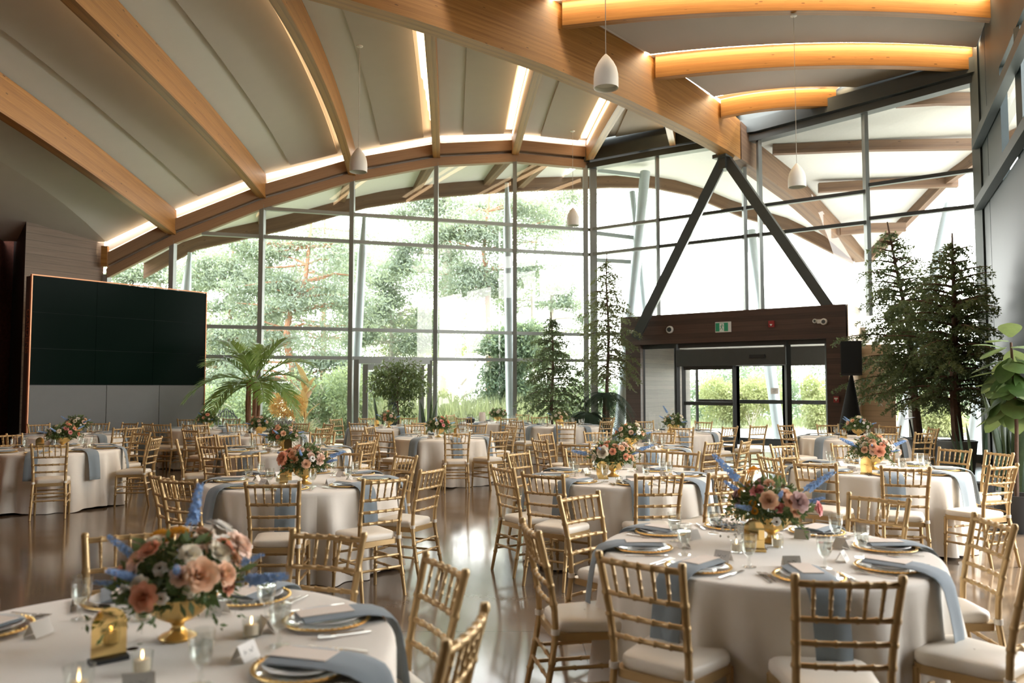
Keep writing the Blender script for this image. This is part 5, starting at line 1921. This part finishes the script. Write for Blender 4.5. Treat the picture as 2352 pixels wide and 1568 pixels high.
# ------------------------------------------------------------------ flowers
def petal(mb, r0, L, w, az, open_, cup=.35, z0=0, n=4):
    """a curved petal leaning outward by open_ (0 upright .. 1 flat)"""
    ca, sa = math.cos(az), math.sin(az)
    P = []
    for i in range(n + 1):
        q = i / n
        an = open_ * (0.35 + .9 * q) * PI / 2
        rr = r0 + L * math.sin(an) * q
        zz = z0 + L * q * math.cos(an)
        ww = w * math.sin(PI * (.22 + .66 * q)) 
        row = []
        for j in range(5):
            v = j / 4 * 2 - 1
            t = v * ww
            back_ = cup * abs(v) ** 2 * ww * .6
            row.append(((rr - back_) * ca - t * sa, (rr - back_) * sa + t * ca, zz + (.08 * abs(v) * ww)))
        P.append(row)
    mb.grid(P)
def rose(seed, opened=.8):
    rs = random.Random(seed)
    mb = MB()
    mb.lathe([(0, -.012), (.010, -.008), (.013, .0), (.010, .008), (.005, .014), (0, .016)], 8)
    a0 = rs.uniform(0, 6)
    for ring, (cnt, r0, L, w, op) in enumerate(((3, .001, .026, .011, .02), (4, .003, .029, .013, .06), (5, .006, .031, .016, .15), (6, .009, .033, .019, .27), (6, .012, .034, .022, .42 * opened), (6, .015, .035, .025, .56 * opened), (7, .017, .035, .027, .74 * opened))):
        for i in range(cnt):
            petal(mb, r0, L * rs.uniform(.92, 1.08), w, a0 + ring * .7 + 2 * PI * i / cnt + rs.uniform(-.12, .12), op, .5)
    return mb
def anemone(seed):
    rs = random.Random(seed)
    mb = MB()
    for ring in range(3):
        for i in range(6):
            petal(mb, .004, .030 - ring * .004, .016, ring * .5 + 2 * PI * i / 6 + rs.uniform(-.1, .1), .95 - ring * .22, .2)
    return mb
def pompon(seed):
    rs = random.Random(seed)
    mb = MB()
    for i in range(60):
        z = 1 - i / 60 * 1.2
        r_ = math.sqrt(max(0, 1 - z * z))
        an = i * 2.399
        d = Vector((r_ * math.cos(an), r_ * math.sin(an), z * .8))
        sd = Vector((-math.sin(an), math.cos(an), 0))
        c = d * .024
        e = d * .036
        mb.add([c - sd * .006, c + sd * .006, e + sd * .005, e - sd * .005], [(0, 1, 2, 3)])
    return mb
def delph(seed, L=.17):
    rs = random.Random(seed)
    mb = MB()
    mb.tube([(0, 0, -.06), (.004, 0, L)], .002, 4)
    for i in range(34):
        z = .02 + (L - .02) * i / 34
        an = i * 2.399
        s_ = .0155 * (1 - .5 * i / 34)
        c = Vector((math.cos(an) * s_ * .9, math.sin(an) * s_ * .9, z))
        d = Vector((math.cos(an), math.sin(an), .3)).normalized()
        u_ = d.cross(Vector((0, 0, 1))).normalized()
        v_ = d.cross(u_)
        for p in range(5):
            aa = 2 * PI * p / 5
            o = (u_ * math.cos(aa) + v_ * math.sin(aa))
            t = (u_ * -math.sin(aa) + v_ * math.cos(aa))
            mb.add([c, c + o * s_ * .5 + t * s_ * .38, c + o * s_ + d * .003, c + o * s_ * .5 - t * s_ * .38], [(0, 1, 2, 3)])
    return mb
def wax(seed):
    rs = random.Random(seed)
    mb = MB()
    for i in range(14):
        c = (rs.uniform(-.035, .035), rs.uniform(-.035, .035), rs.uniform(-.01, .06))
        mb.lathe([(0, -.006), (.006, -.002), (.0065, .003), (0, .007)], 6, c)
    return mb
FM = {}
ri = 0
for c_ in ('peach', 'coral', 'cream', 'blush', 'mauve', 'white', 'pink'):
    FM['rose_' + c_] = [rose(ri + s, o).mesh('rose', M['f_' + c_], 60) for s, o in ((1, .75), (2, .95))]
    ri += 5
FM['anem_white'] = [anemone(3).mesh('ranunculus', M['f_white'], 60)]
FM['anem_blush'] = [anemone(4).mesh('ranunculus', M['f_blush'], 60)]
FM['pom_mustard'] = [pompon(1).mesh('dahlia', M['f_mustard'], 60)]
FM['pom_orange'] = [pompon(2).mesh('ranunculus', M['f_orange'], 60)]
FM['delph'] = [delph(1).mesh('delphinium', M['f_blue'], 0), delph(2, .14).mesh('delphinium', M['f_blue'], 0)]
FM['wax'] = [wax(1).mesh('wax_flower', M['f_white'], 60)]
mbc = MB()
mbc.lathe([(0, .012), (.006, .010), (.008, .004), (.0, .0)], 8)
CEN = mbc.mesh('flower_centre', M['f_centre'], 60)

def bowl_m(mb):
    pr = [(0, 0), (.060, 0), (.064, .008), (.054, .016), (.030, .026), (.020, .042), (.024, .056), (.050, .068), (.085, .090), (.103, .120), (.108, .150), (.104, .150), (.098, .122), (0, .10)]
    n = 48
    vs, fs = [], []
    for i, (r_, z) in enumerate(pr):
        for q in range(n):
            an = 2 * PI * q / n
            flute = 1 + (.018 * math.cos(an * 24) if 7 <= i <= 10 else 0)
            vs.append((r_ * flute * math.cos(an), r_ * flute * math.sin(an), z))
    fs = [(i * n + q, i * n + (q + 1) % n, (i + 1) * n + (q + 1) % n, (i + 1) * n + q) for i in range(len(pr) - 1) for q in range(n)]
    mb.add(vs, fs)
BOWL = mesh_of(bowl_m, 'compote_bowl', M['gold_metal'], 50)
def greens_mesh(seed):
    rs = np.random.RandomState(seed)
    V1 = cloud([((0, 0, .20), .21, .19, .075, 620), ((0, 0, .27), .15, .14, .08, 260)], .055, .38, .15, rs)
    parts = [V1]
    for i in range(15):
        an = rs.uniform(0, 2 * PI)
        L = rs.uniform(.18, .33)
        s_ = np.linspace(.25, 1, 26)[:, None]
        P = np.array([0, 0, .17]) + s_ * L * np.array([math.cos(an), math.sin(an), rs.uniform(.0, .35)]) + np.array([0, 0, -.16]) * s_ ** 3 * rs.uniform(.2, 1)
        D = np.array([math.cos(an), math.sin(an), 0]) + rs.normal(size=(26, 3)) * .8
        parts.append(leaves(P, D, rs.uniform(.018, .042, 26), .35, rs))
    V, Fc = join(parts)
    return npmesh('greenery', V, Fc, M['greens'])
GREEN = [greens_mesh(s) for s in (1, 2, 3)]
PAL = {
 'warm': ['rose_peach', 'rose_cream', 'rose_blush', 'anem_white', 'rose_coral', 'rose_peach', 'anem_white', 'rose_cream', 'rose_blush'],
 'pink': ['rose_coral', 'rose_blush', 'rose_cream', 'rose_peach', 'anem_blush', 'rose_pink', 'rose_blush', 'rose_cream'],
 'mauve': ['rose_mauve', 'rose_peach', 'rose_blush', 'pom_mustard', 'anem_white', 'rose_mauve', 'rose_pink', 'rose_cream'],
 'white': ['rose_cream', 'anem_white', 'rose_white', 'rose_blush', 'rose_cream', 'rose_peach', 'anem_white'],
}
def bouquet(k, loc, rz, label, pal, nfl, nblue, seed, extra=(), sc=1.0):
    rs = random.Random(seed)
    t = thing('flower_bowl', label, 'flower arrangement', loc, rz, 'flower bowls on the tables')
    t.scale = (sc, sc, sc)
    link('compote_bowl', BOWL, t)
    link('greenery', GREEN[seed % 3], t)
    def place(key, d, rr, s_, up=None):
        me = rs.choice(FM[key])
        p = Vector((d.x * rr, d.y * rr, .17 + d.z * rr * .92))
        o = link(me.name.split('.')[0], me, t)
        q = (up or d).normalized().to_track_quat('Z', 'Y')
        o.rotation_mode = 'QUATERNION'
        o.rotation_quaternion = q
        o.location = p
        o.scale = (s_, s_, s_)
        if key.startswith('anem'):
            link('flower_centre', CEN, o)
        return o
    P = PAL[pal]
    for i in range(nfl):
        z = .93 - .85 * (i + .5) / nfl
        r_ = math.sqrt(1 - z * z)
        an = i * 2.399 + rs.uniform(-.25, .25) + seed
        d = Vector((r_ * math.cos(an), r_ * math.sin(an), z))
        key = P[i % len(P)]
        s_ = rs.uniform(.62, .98) if key.startswith('rose') else rs.uniform(.6, .85)
        place(key, d, rs.uniform(.165, .215), s_)
    for i in range(nblue):
        an = seed * 1.1 + i * 2 * PI / max(1, nblue) + rs.uniform(-.4, .4)
        z = rs.uniform(.15, .75)
        d = Vector((math.cos(an), math.sin(an), z)).normalized()
        place('delph', d, rs.uniform(.16, .21), rs.uniform(.62, .9))
    for key, az, el, rr, s_ in extra:
        d = Vector((math.cos(R(az)) * math.cos(R(el)), math.sin(R(az)) * math.cos(R(el)), math.sin(R(el))))
        place(key, d, rr, s_)
    return t
def on_table(px, py):
    p = onplane(px, py, ZT)
    return (p.x, p.y, ZT + .001)
def off(k, dx, dy):
    return (TABLES[k][0] + dx, TABLES[k][1] + dy, ZT + .001)
BQ = {
 1: (on_table(408, 1466), 'bouquet in gold bowl with big peach rose and blue delphinium, nearest the camera', 'warm', 34, 6, 1, (('rose_peach', -52, 22, .25, 1.25), ('rose_coral', -95, 8, .22, 1.0), ('pom_mustard', 115, 52, .21, 1.4), ('pom_mustard', 150, 60, .20, 1.3), ('delph', -5, 8, .23, 1.2), ('delph', 80, 72, .22, 1.2), ('delph', 165, 30, .2, .9), ('rose_white', 40, 55, .24, 1.2), ('rose_blush', 5, 38, .25, 1.2))),
 2: (on_table(1772, 1246), 'bouquet with orange ranunculus and mauve roses in a gold bowl', 'mauve', 30, 5, 2, (('pom_orange', 120, 62, .26, 1.15), ('rose_mauve', -70, 22, .25, 1.2), ('rose_peach', -110, 24, .24, 1.15), ('rose_pink', -35, 10, .25, .95), ('delph', 10, 30, .24, 1.3), ('delph', 150, 45, .24, 1.3), ('wax', 190, -18, .27, 1.2), ('wax', 205, -20, .23, 1.1), ('wax', 182, -12, .23, 1.0), ('anem_white', -100, -6, .21, .8))),
 3: (on_table(700, 1112), 'coral and blush bouquet trailing greens at the first table behind the nearest', 'pink', 30, 4, 3, (('delph', 5, 20, .22, 1.1), ('anem_white', -60, 20, .24, .9), ('rose_coral', -130, 20, .24, 1.4))),
 4: (on_table(1408, 1094), 'coral bouquet with pale blue sprays at the middle table', 'pink', 28, 4, 4, (('delph', 185, 12, .25, 1.2), ('delph', 0, 20, .27, 1.1), ('rose_cream', -120, 20, .24, 1.4))),
 5: (on_table(2006, 1078), 'bouquet of peach, cream and blue beside the snake plants', 'warm', 30, 5, 5, (('rose_coral', -100, 10, .24, 1.3), ('anem_white', -60, 20, .25, 1.1), ('anem_blush', -20, 5, .26, 1.2), ('delph', 185, 25, .23, 1.2), ('delph', 0, 22, .23, 1.1))),
 6: (off(6, -.05, .3), 'peach bouquet with blue sprigs on the outer table below the screen', 'pink', 18, 4, 6, ()),
 7: (off(7, .12, 0), 'cream and peach bouquet against the video wall', 'white', 16, 3, 7, ()),
 8: (off(8, 0, 0), 'blush bouquet in front of the pale blue tub bench', 'warm', 15, 2, 8, ()),
 9: (off(9, 0, 0), 'peach bouquet with white blooms below the orange coleus', 'pink', 15, 3, 9, ()),
 10: (off(10, -.02, -.1), 'peach bouquet with much blue, partly behind the coral one', 'pink', 18, 6, 10, ()),
 11: (off(11, 0, 0), 'cream and peach bouquet in front of the weeping fig', 'warm', 15, 3, 11, ()),
 12: (off(12, -.08, 0), 'peach bouquet in a gold bowl at the table beyond the aisle', 'pink', 17, 3, 12, ()),
 13: (off(13, .05, 0), 'blush bouquet beside the peach cylinder vase', 'pink', 14, 1, 13, ()),
 14: (off(14, -.05, 0), 'cream bouquet under the shorter hemlock', 'white', 15, 1, 14, ()),
 15: (off(15, .02, 0), 'white and blue bouquet before the sunlit vestibule sidelight', 'white', 16, 4, 15, (('delph', 160, 60, .24, 1.2), ('anem_white', 100, 75, .3, .8))),
 16: (off(16, .03, 0), 'cream and peach bouquet behind the middle table bouquet', 'warm', 18, 4, 16, (('anem_white', -70, 18, .24, 1.2),)),
 17: (off(17, .12, 0), 'cream bouquet with blue wings beside the loudspeaker stand', 'white', 17, 5, 17, ()),
}
for k, (loc, lab, pal, nf, nb_, seed, ex) in BQ.items():
    bouquet(k, loc, 0, lab, pal, nf, nb_, seed, ex, 1.0)

# arched gold table signs
def sign_m(mb):
    w, h, th = .105, .165, .004
    n = 14
    out = [(-w / 2, 0), (w / 2, 0)] + [(w / 2 * math.cos(PI * i / n), h - w / 2 + w / 2 * math.sin(PI * i / n)) for i in range(n + 1)]
    m_ = len(out)
    mb.add([(x, -th / 2, z + .004) for x, z in out] + [(x, th / 2, z + .004) for x, z in out], [tuple(range(m_)), tuple(range(2 * m_ - 1, m_ - 1, -1))] + [(i, (i + 1) % m_, m_ + (i + 1) % m_, m_ + i) for i in range(m_)])
SIGN = mesh_of(sign_m, 'gold_plate', M['gold_mirror'], 0)
def _m(mb):
    mb.box((0, 0, .007), (.115, .045, .014))
SIGNB = mesh_of(_m, 'base', M['gold_metal'], 0)
SIGNBB = mesh_of(_m, 'base', M['black'], 0)
def _m(mb):
    y = -.0028
    for (x0, z0, x1, z1) in ((-.022, .098, .02, .090), (.0, .094, -.004, .050), (-.022, .098, -.026, .092)):
        d = .0016
        mb.add([(x0, y, z0 - d), (x1, y, z1 - d), (x1 + d, y, z1 + d), (x0 + d, y, z0 + d)], [(0, 1, 2, 3)])
ENG = mesh_of(_m, 'engraving', M['engraving'], 0)
SG = {1: on_table(249, 1519), 2: on_table(1733, 1266), 3: off(3, -.10, -.22), 4: on_table(1383, 1100), 5: on_table(1990, 1089), 6: off(6, -.2, 0), 9: off(9, .05, -.25), 10: off(10, .1, -.3), 11: off(11, -.25, -.05), 12: off(12, .25, -.12), 14: off(14, -.02, -.25), 15: off(15, -.1, -.2), 16: off(16, -.05, -.25), 17: off(17, -.18, -.1)}
for k, loc in SG.items():
    tocam = math.atan2(-loc[1], -loc[0])
    t = thing('table_sign', 'small arched gold mirror sign on the ' + TD[k], 'sign', loc, tocam + PI / 2 + {1: .25, 2: .15}.get(k, rs_.uniform(-.3, .3)), 'arched gold table signs')
    link('gold_plate', SIGN, t)
    link('base', SIGNBB if k == 1 else SIGNB, t)
    if k <= 5:
        link('engraving', ENG, t)

# votive candles
def _m(mb):
    mb.lathe([(0, .004), (.025, .004), (.029, .01), (.031, .062), (.033, .062), (.031, .006), (.028, 0), (0, 0)], 18)
VG = mesh_of(_m, 'glass_cup', M['goblet'], 60)
def _m(mb):
    mb.lathe([(0, .008), (.0235, .008), (.0245, .040), (.022, .043), (0, .0415)], 16)
VW = mesh_of(_m, 'candle', M['wax'], 60)
def _m(mb):
    mb.lathe([(0, .042), (.0035, .047), (.0045, .053), (.0025, .062), (0, .070)], 8)
VF = mesh_of(_m, 'flame', M['flame'], 60)
VOT = [(1, on_table(577, 1462), 'votive candle burning beside the folded cards, right of the big bouquet'), (1, on_table(326, 1424), 'votive candle burning behind the arched sign of the nearest table'),
       (1, on_table(326, 1546), 'votive candle burning beside the black sign base, nearest the camera'), (2, on_table(1692, 1268), 'votive candle burning beside the engraved arched sign'),
       (2, on_table(1786, 1256), 'gold glow votive by the foot of the orange ranunculus bowl'), (3, on_table(640, 1108), 'votive candle left of the coral trailing bouquet'), (3, on_table(655, 1128), 'votive candle before the sign at the first table behind the nearest'),
       (4, on_table(1350, 1098), 'votive candle left of the sign on the middle table'), (4, on_table(1422, 1112), 'votive candle before the bouquet on the middle table'),
       (5, on_table(1945, 1062), 'votive candle left of the bouquet by the snake plants'), (6, off(6, .45, .1), 'votive candle on the outer table below the screen'), (10, off(10, -.25, -.2), 'votive candle on the second table behind the nearest'),
       (12, off(12, .05, -.3), 'votive candle on the table beyond the aisle'), (16, off(16, .3, -.2), 'votive candle on the table behind the middle one'), (15, off(15, -.3, -.1), 'votive candle before the wooden vestibule'), (17, off(17, -.35, 0), 'votive candle on the loudspeaker side table')]
for k, loc, lab in VOT:
    t = thing('votive_candle', lab, 'candle', loc, 0, 'votive candles')
    link('glass_cup', VG, t)
    link('candle', VW, t)
    link('flame', VF, t)
# old fashioned tumbler at the bottom edge of the nearest table
def _m(mb):
    mb.lathe([(0, .004), (.032, .004), (.034, .012), (.041, .085), (.0435, .085), (.037, .006), (.033, 0), (0, 0)], 22)
t = thing('votive_candle', 'wide clear tumbler holding a candle at the bottom edge of the nearest table', 'candle', on_table(180, 1600))
link('glass_cup', mesh_of(_m, 'glass_cup', M['goblet'], 60), t)
link('candle', VW, t)
link('flame', VF, t)
# peach cylinder vase and a dark handbag on the farthest table
mb = MB()
mb.lathe([(0, 0), (.075, 0), (.078, .26), (.07, .26), (.068, .02), (0, .02)], 22)
tag(obj('cylinder_vase', mb, M['paper']), 'tall peach cylinder vase on the farthest table', 'vase').location = off(13, -.32, -.25)
mb = MB()
mb.lathe([(0, 0), (.09, .0), (.125, .05), (.12, .10), (.07, .14), (0, .15)], 16)
mb.tube([(-.07, 0, .12), (-.05, 0, .19), (.05, 0, .19), (.07, 0, .12)], .008, 5)
tag(obj('handbag', mb, M['black']), 'round black bag lying on the farthest table beside the peach vase', 'bag').location = off(13, -.62, -.15)
# ------------------------------------------------------------------ video wall
VA, VB = Vector((-9.56, 15.8, 0)), Vector((-7.29, 18.9, 0))
vd = (VB - VA).normalized()
vn = Vector((vd.y, -vd.x, 0))              # toward the camera
vL = (VB - VA).length
t = thing('video_wall', 'large dark video wall of nine screens above slate panels, copper edged', 'video wall', VA, math.atan2(vd.y, vd.x))
mb = MB()
mb.box((vL / 2, .16, 1.93), (vL, .26, 3.86))
obj('housing', mb, M['black'], t, smooth=0)
for r_ in range(3):
    for c_ in range(3):
        mb = MB()
        w_, h_ = vL / 3, 2.18 / 3
        mb.box((w_ * (c_ + .5), .02, 1.68 + h_ * (r_ + .5)), (w_ - .006, .03, h_ - .006))
        obj('screen', mb, M['screen'], t, smooth=0)
for c_, (x0, x1) in enumerate(((0, .40), (.40, .71), (.71, 1))):
    mb = MB()
    mb.box((vL * (x0 + x1) / 2, .02, .84), (vL * (x1 - x0) - .012, .03, 1.66))
    obj('lower_panel', mb, M['grey_panel'], t, smooth=0)
mb = MB()
mb.box((-.012, .02, 1.93), (.022, .06, 3.88))
mb.box((vL + .012, .02, 1.93), (.022, .06, 3.88))
mb.box((vL / 2, .02, 3.875), (vL + .046, .06, .022))
obj('copper_edge', mb, M['copper'], t, smooth=0)
mb = MB()
hk = [(2.9 * vL / 5.2 + .05 * math.cos(a_) - .05, .16, 3.95 + .05 * math.sin(a_)) for a_ in np.linspace(-.6, PI, 9)]
mb.tube([(2.9 * vL / 5.2 + .0, .16, 3.84)] + hk, .012, 6)
obj('lifting_hook', mb, M['black'], t)
# lettering on the end panel, reading upwards
cu = bpy.data.curves.new('lettering', 'FONT')
cu.body = 'GARDENS'
cu.size = .20
cu.extrude = .002
cu.align_x = 'CENTER'
cu.align_y = 'CENTER'
tmp = bpy.data.objects.new('tmp_text', cu)
COL.objects.link(tmp)
dg = bpy.context.evaluated_depsgraph_get()
me = bpy.data.meshes.new_from_object(tmp.evaluated_get(dg))
bpy.data.objects.remove(tmp)
me.materials.clear()
me.materials.append(M['letter'])
lo_ = link('lettering', me, t)
lo_.matrix_basis = Matrix.Translation((-.004, .16, 2.75)) @ Matrix(((0, 0, -1, 0), (0, -1, 0, 0), (-1, 0, 0, 0), (0, 0, 0, 1))).to_4x4() @ Matrix.Rotation(0, 4, 'Z')

# ------------------------------------------------------------------ pendants
def pendant(px, pyb, Y, label, zc):
    p = at(px, pyb, Y)
    t = thing('pendant_lamp', label, 'pendant lamp', p, 0, 'white bell pendants')
    mb = MB()
    r_ = .168
    prof = [(.155, .012), (r_ * .985, .0), (r_, .008), (r_ * 1.0, .14), (r_ * .97, .20), (r_ * .86, .28), (r_ * .62, .36), (r_ * .32, .43), (.012, .475), (0, .48)]
    mb.lathe(prof, 36)
    obj('lamp_shade', mb, M['pendant'], t, 50)
    mb = MB()
    mb.lathe([(.158, .006), (.156, .03), (.15, .06), (0, .065)], 32)
    obj('diffuser', mb, M['pendant_in'], t, 50)
    mb = MB()
    mb.tube([(0, 0, .47), (0, 0, zc - p.z)], .006, 5)
    obj('cord', mb, M['wire'], t)
    mb = MB()
    mb.lathe([(0, zc - p.z - .03), (.03, zc - p.z - .028), (.062, zc - p.z - .012), (.065, zc - p.z), (0, zc - p.z)], 18)
    obj('canopy', mb, M['white_plastic'], t)
pendant(1392, 203, 10.6, 'largest white bell pendant, in front of the main beam', 9.12)
pendant(823, 395, 15.0, 'white bell pendant before the long glass wall, over the left tables', 8.19)
pendant(1316, 518, 20.6, 'smallest white bell pendant, hanging beside the corner post', 8.35)
pendant(1831, 430, 15.4, 'white bell pendant before the entrance glass and brace', 8.98)

# ------------------------------------------------------------------ things on the canopy
CA = math.atan2(RDIR.y, RDIR.x)
def on_canopy(px, py, out=.015):
    p = F(px, 1.2 + out)
    return at(px, py, p.y)
p = on_canopy(1662, 751, .0)
t = thing('exit_sign', 'green running man exit sign in the middle of the walnut canopy', 'sign', p, CA)
mb = MB()
mb.box((0, -.02, 0), (.40, .04, .255))
obj('housing', mb, M['white_plastic'], t, smooth=0)
mb = MB()
mb.box((-.03, -.042, 0), (.32, .006, .21))
obj('green_panel', mb, M['exit_green'], t, smooth=0)
mb = MB()
mb.box((-.03, -.046, -.005), (.115, .004, .20))
obj('doorway_pictogram', mb, M['exit_white'], t, smooth=0)
mb = MB()
y_ = -.0495
def quad2(x0, z0, x1, z1, w_):
    d = Vector((x1 - x0, z1 - z0)).normalized()
    nx, nz = -d.y * w_ / 2, d.x * w_ / 2
    mb.add([(x0 - nx, y_, z0 - nz), (x1 - nx, y_, z1 - nz), (x1 + nx, y_, z1 + nz), (x0 + nx, y_, z0 + nz)], [(0, 1, 2, 3)])
hd_ = [(-.018 + .013 * math.cos(a_), y_, .062 + .013 * math.sin(a_)) for a_ in np.linspace(0, 2 * PI, 12, endpoint=False)]
mb.add(hd_, [tuple(range(12))])
for q in ((-.022, .042, -.034, -.005, .024), (-.022, .036, .012, .03, .010), (.012, .03, .022, .012, .008), (-.03, .036, -.058, .022, .010), (-.058, .022, -.062, -.005, .008), (-.034, -.005, -.012, -.035, .013), (-.012, -.035, -.002, -.075, .012), (-.034, -.005, -.05, -.042, .013), (-.05, -.042, -.085, -.05, .012)):
    quad2(*q)
obj('running_figure', mb, M['exit_green'], t, smooth=0)

def twin_light(px, py, label, flip):
    p = on_canopy(px, py)
    t = thing('emergency_light', label, 'light', p, CA, 'emergency lights on the canopy')
    mb = MB()
    mb.box((0, -.025, 0), (.12, .05, .09))
    obj('bracket', mb, M['white_plastic'], t)
    for sx, r_, z in ((flip * .095, .075, -.015), (-flip * .10, .05, .01)):
        mb = MB()
        prof = [(0, 0), (r_ * .75, .0), (r_, .03), (r_, .085), (r_ * .86, .095), (0, .085)]
        m2 = MB()
        m2.lathe(prof, 18)
        an = R(100)
        rot = Matrix.Rotation(R(90), 3, 'X') @ Matrix.Identity(3)
        mb.add([rot @ Vector(v) + Vector((sx, 0, z)) for v in m2.v], m2.f)
        hd = obj('lamp_head', mb, M['white_plastic'], t, 50)
        m2 = MB()
        m2.lathe([(0, .099), (r_ * .55, .098), (r_ * .6, .092), (0, .09)], 16)
        mb = MB()
        mb.add([rot @ Vector(v) + Vector((sx, 0, z)) for v in m2.v], m2.f)
        obj('lens', mb, M['steel'], hd, 50)
twin_light(1455, 762, 'twin-headed white emergency light at the fern end of the canopy', 1)
twin_light(1884, 738, 'twin-headed white emergency light at the loudspeaker end of the canopy', 1)
p = on_canopy(1540, 757)
t = thing('dome_camera', 'round white dome camera between the exit sign and emergency light', 'camera', p, CA)
rot = Matrix.Rotation(R(90), 3, 'X')
for nm, prof, mt in (('housing', [(0, 0), (.085, 0), (.095, .02), (.095, .06), (.08, .075), (0, .075)], 'white_plastic'), ('lens_dome', [(.062, .074), (.055, .10), (.03, .118), (0, .122)], 'black')):
    m2 = MB()
    m2.lathe(prof, 22)
    mb = MB()
    mb.add([rot @ Vector(v) for v in m2.v], m2.f)
    obj(nm, mb, M[mt], t, 50)
p = on_canopy(1773, 744)
t = thing('fire_strobe', 'red fire alarm strobe on the walnut canopy', 'alarm', p, CA)
mb = MB()
mb.box((0, -.03, 0), (.13, .06, .15))
obj('housing', mb, M['red'], t)
mb = MB()
mb.add([(-.035, -.066, -.005), (.035, -.066, -.005), (.0, -.075, -.05), (0, -.078, -.012)], [(0, 3, 2), (3, 1, 2), (0, 1, 3)])
obj('strobe_lens', mb, M['exit_white'], t, smooth=0)
p = at(1922, 917, F(1922, 1.2).y)
t = thing('fire_alarm_box', 'red fire alarm pull box on the walnut pier', 'alarm', p, CA)
mb = MB()
mb.box((0, -.03, 0), (.115, .05, .14))
obj('housing', mb, M['red'], t)
mb = MB()
mb.box((0, -.06, .022), (.075, .012, .035))
mb.box((0, -.062, -.012), (.018, .012, .04))
obj('pull_handle', mb, M['exit_white'], t, smooth=0)

# ------------------------------------------------------------------ loudspeaker on a black draped stand
spY = 16.35
p0 = floor_at(1955, spY)
t = thing('loudspeaker', 'black loudspeaker on the draped stand before the cedar wall', 'loudspeaker', (p0.x, p0.y, at(1955, 862, spY).z), R(-22))
mb = MB()
h_ = .70
w_ = .40
o_ = [(-w_ / 2, -.2), (w_ / 2, -.2), (w_ / 2 - .05, .2), (-w_ / 2 + .05, .2)]
mb.add([(x, y, 0) for x, y in o_] + [(x, y, h_) for x, y in o_], [(3, 2, 1, 0), (4, 5, 6, 7), (0, 1, 5, 4), (1, 2, 6, 5), (2, 3, 7, 6), (3, 0, 4, 7)])
obj('cabinet', mb, M['black'], t, smooth=0)
mb = MB()
mb.box((0, -.208, h_ / 2 + .01), (w_ - .03, .014, h_ - .05))
obj('grille', mb, M['black_cloth'], t, smooth=0)
mb = MB()
zb = at(1955, 862, spY).z
n_ = 12
P = []
for i in range(7):
    q = i / 6
    r_ = .03 + .42 * (q ** 1.05)
    z = zb * (1 - q)
    row = []
    for j in range(n_ + 1):
        a_ = 2 * PI * j / n_
        rr = r_ * (1 - .42 * (.5 + .5 * math.cos(3 * a_ + PI + .5)) * q)
        row.append((rr * math.cos(a_) - .10 * q, rr * math.sin(a_), max(.004, z)))
    P.append(row)
mb.grid(P)
t = thing('speaker_stand', 'tripod stand in a black stretch cover under the loudspeaker', 'stand', (p0.x, p0.y, 0))
obj('stretch_cover', mb, M['black_cloth'], t, 60)
mb = MB()
mb.tube([(0, 0, .1), (0, 0, zb)], .018, 8)
obj('pole', mb, M['black'], t)
mb = MB()
mb.tube([(5.9, 17.0, .008), (5.2, 16.2, .008), (4.6, 15.9, .008), (4.0, 15.6, .008), (3.6, 15.0, .008)], .008, 5)
tag(obj('floor_cable', mb, M['black']), 'thin black cable lying across the floor before the sliding doors', 'cable')

# ------------------------------------------------------------------ light, world, camera
sun = bpy.data.lights.new('sun', 'SUN')
sun.energy = 5
sun.angle = R(1.2)
sun.color = (1.0, .86, .66)
so = bpy.data.objects.new('sun', sun)
COL.objects.link(so)
sd = Vector((.52, .22, .82)).normalized()
so.rotation_euler = sd.to_track_quat('Z', 'Y').to_euler()

w = bpy.data.worlds.new('sky')
scene.world = w
w.use_nodes = True
nt = w.node_tree
bg = nt.nodes['Background']
tc = N(nt, 'ShaderNodeTexCoord')
sx = N(nt, 'ShaderNodeSeparateXYZ')
nt.links.new(tc.outputs['Generated'], sx.inputs[0])
mr = N(nt, 'ShaderNodeMapRange', inp={1: -.1, 2: .6})
nt.links.new(sx.outputs[2], mr.inputs[0])
nt.links.new(mixc(nt, mr.outputs[0], (1.0, .965, .90), (.93, .96, 1.0)), bg.inputs['Color'])
bg.inputs['Strength'].default_value = 10.0

cam = bpy.data.cameras.new('camera')
cam.sensor_width = 36.0
cam.lens = FPX / 2352 * 36.0
cam.clip_start = .05
cam.clip_end = 300
cam.dof.use_dof = True
cam.dof.focus_distance = 9.5
cam.dof.aperture_fstop = 2.0
co = bpy.data.objects.new('camera', cam)
COL.objects.link(co)
co.location = (0, 0, CAMH)
co.rotation_euler = (PI / 2 + PITCH, 0, 0)
scene.camera = co

scene.view_settings.view_transform = 'Standard'
scene.view_settings.look = 'None'
scene.view_settings.gamma = 1.0
scene.view_settings.exposure = 0.25
scene.view_settings.use_curve_mapping = False
cy = scene.cycles
cy.max_bounces = 8
cy.diffuse_bounces = 4
cy.glossy_bounces = 4
cy.transmission_bounces = 4
cy.transparent_max_bounces = 24
cy.sample_clamp_indirect = 6.0
cy.caustics_reflective = False
cy.caustics_refractive = False
cy.use_denoising = True
cy.use_light_tree = True
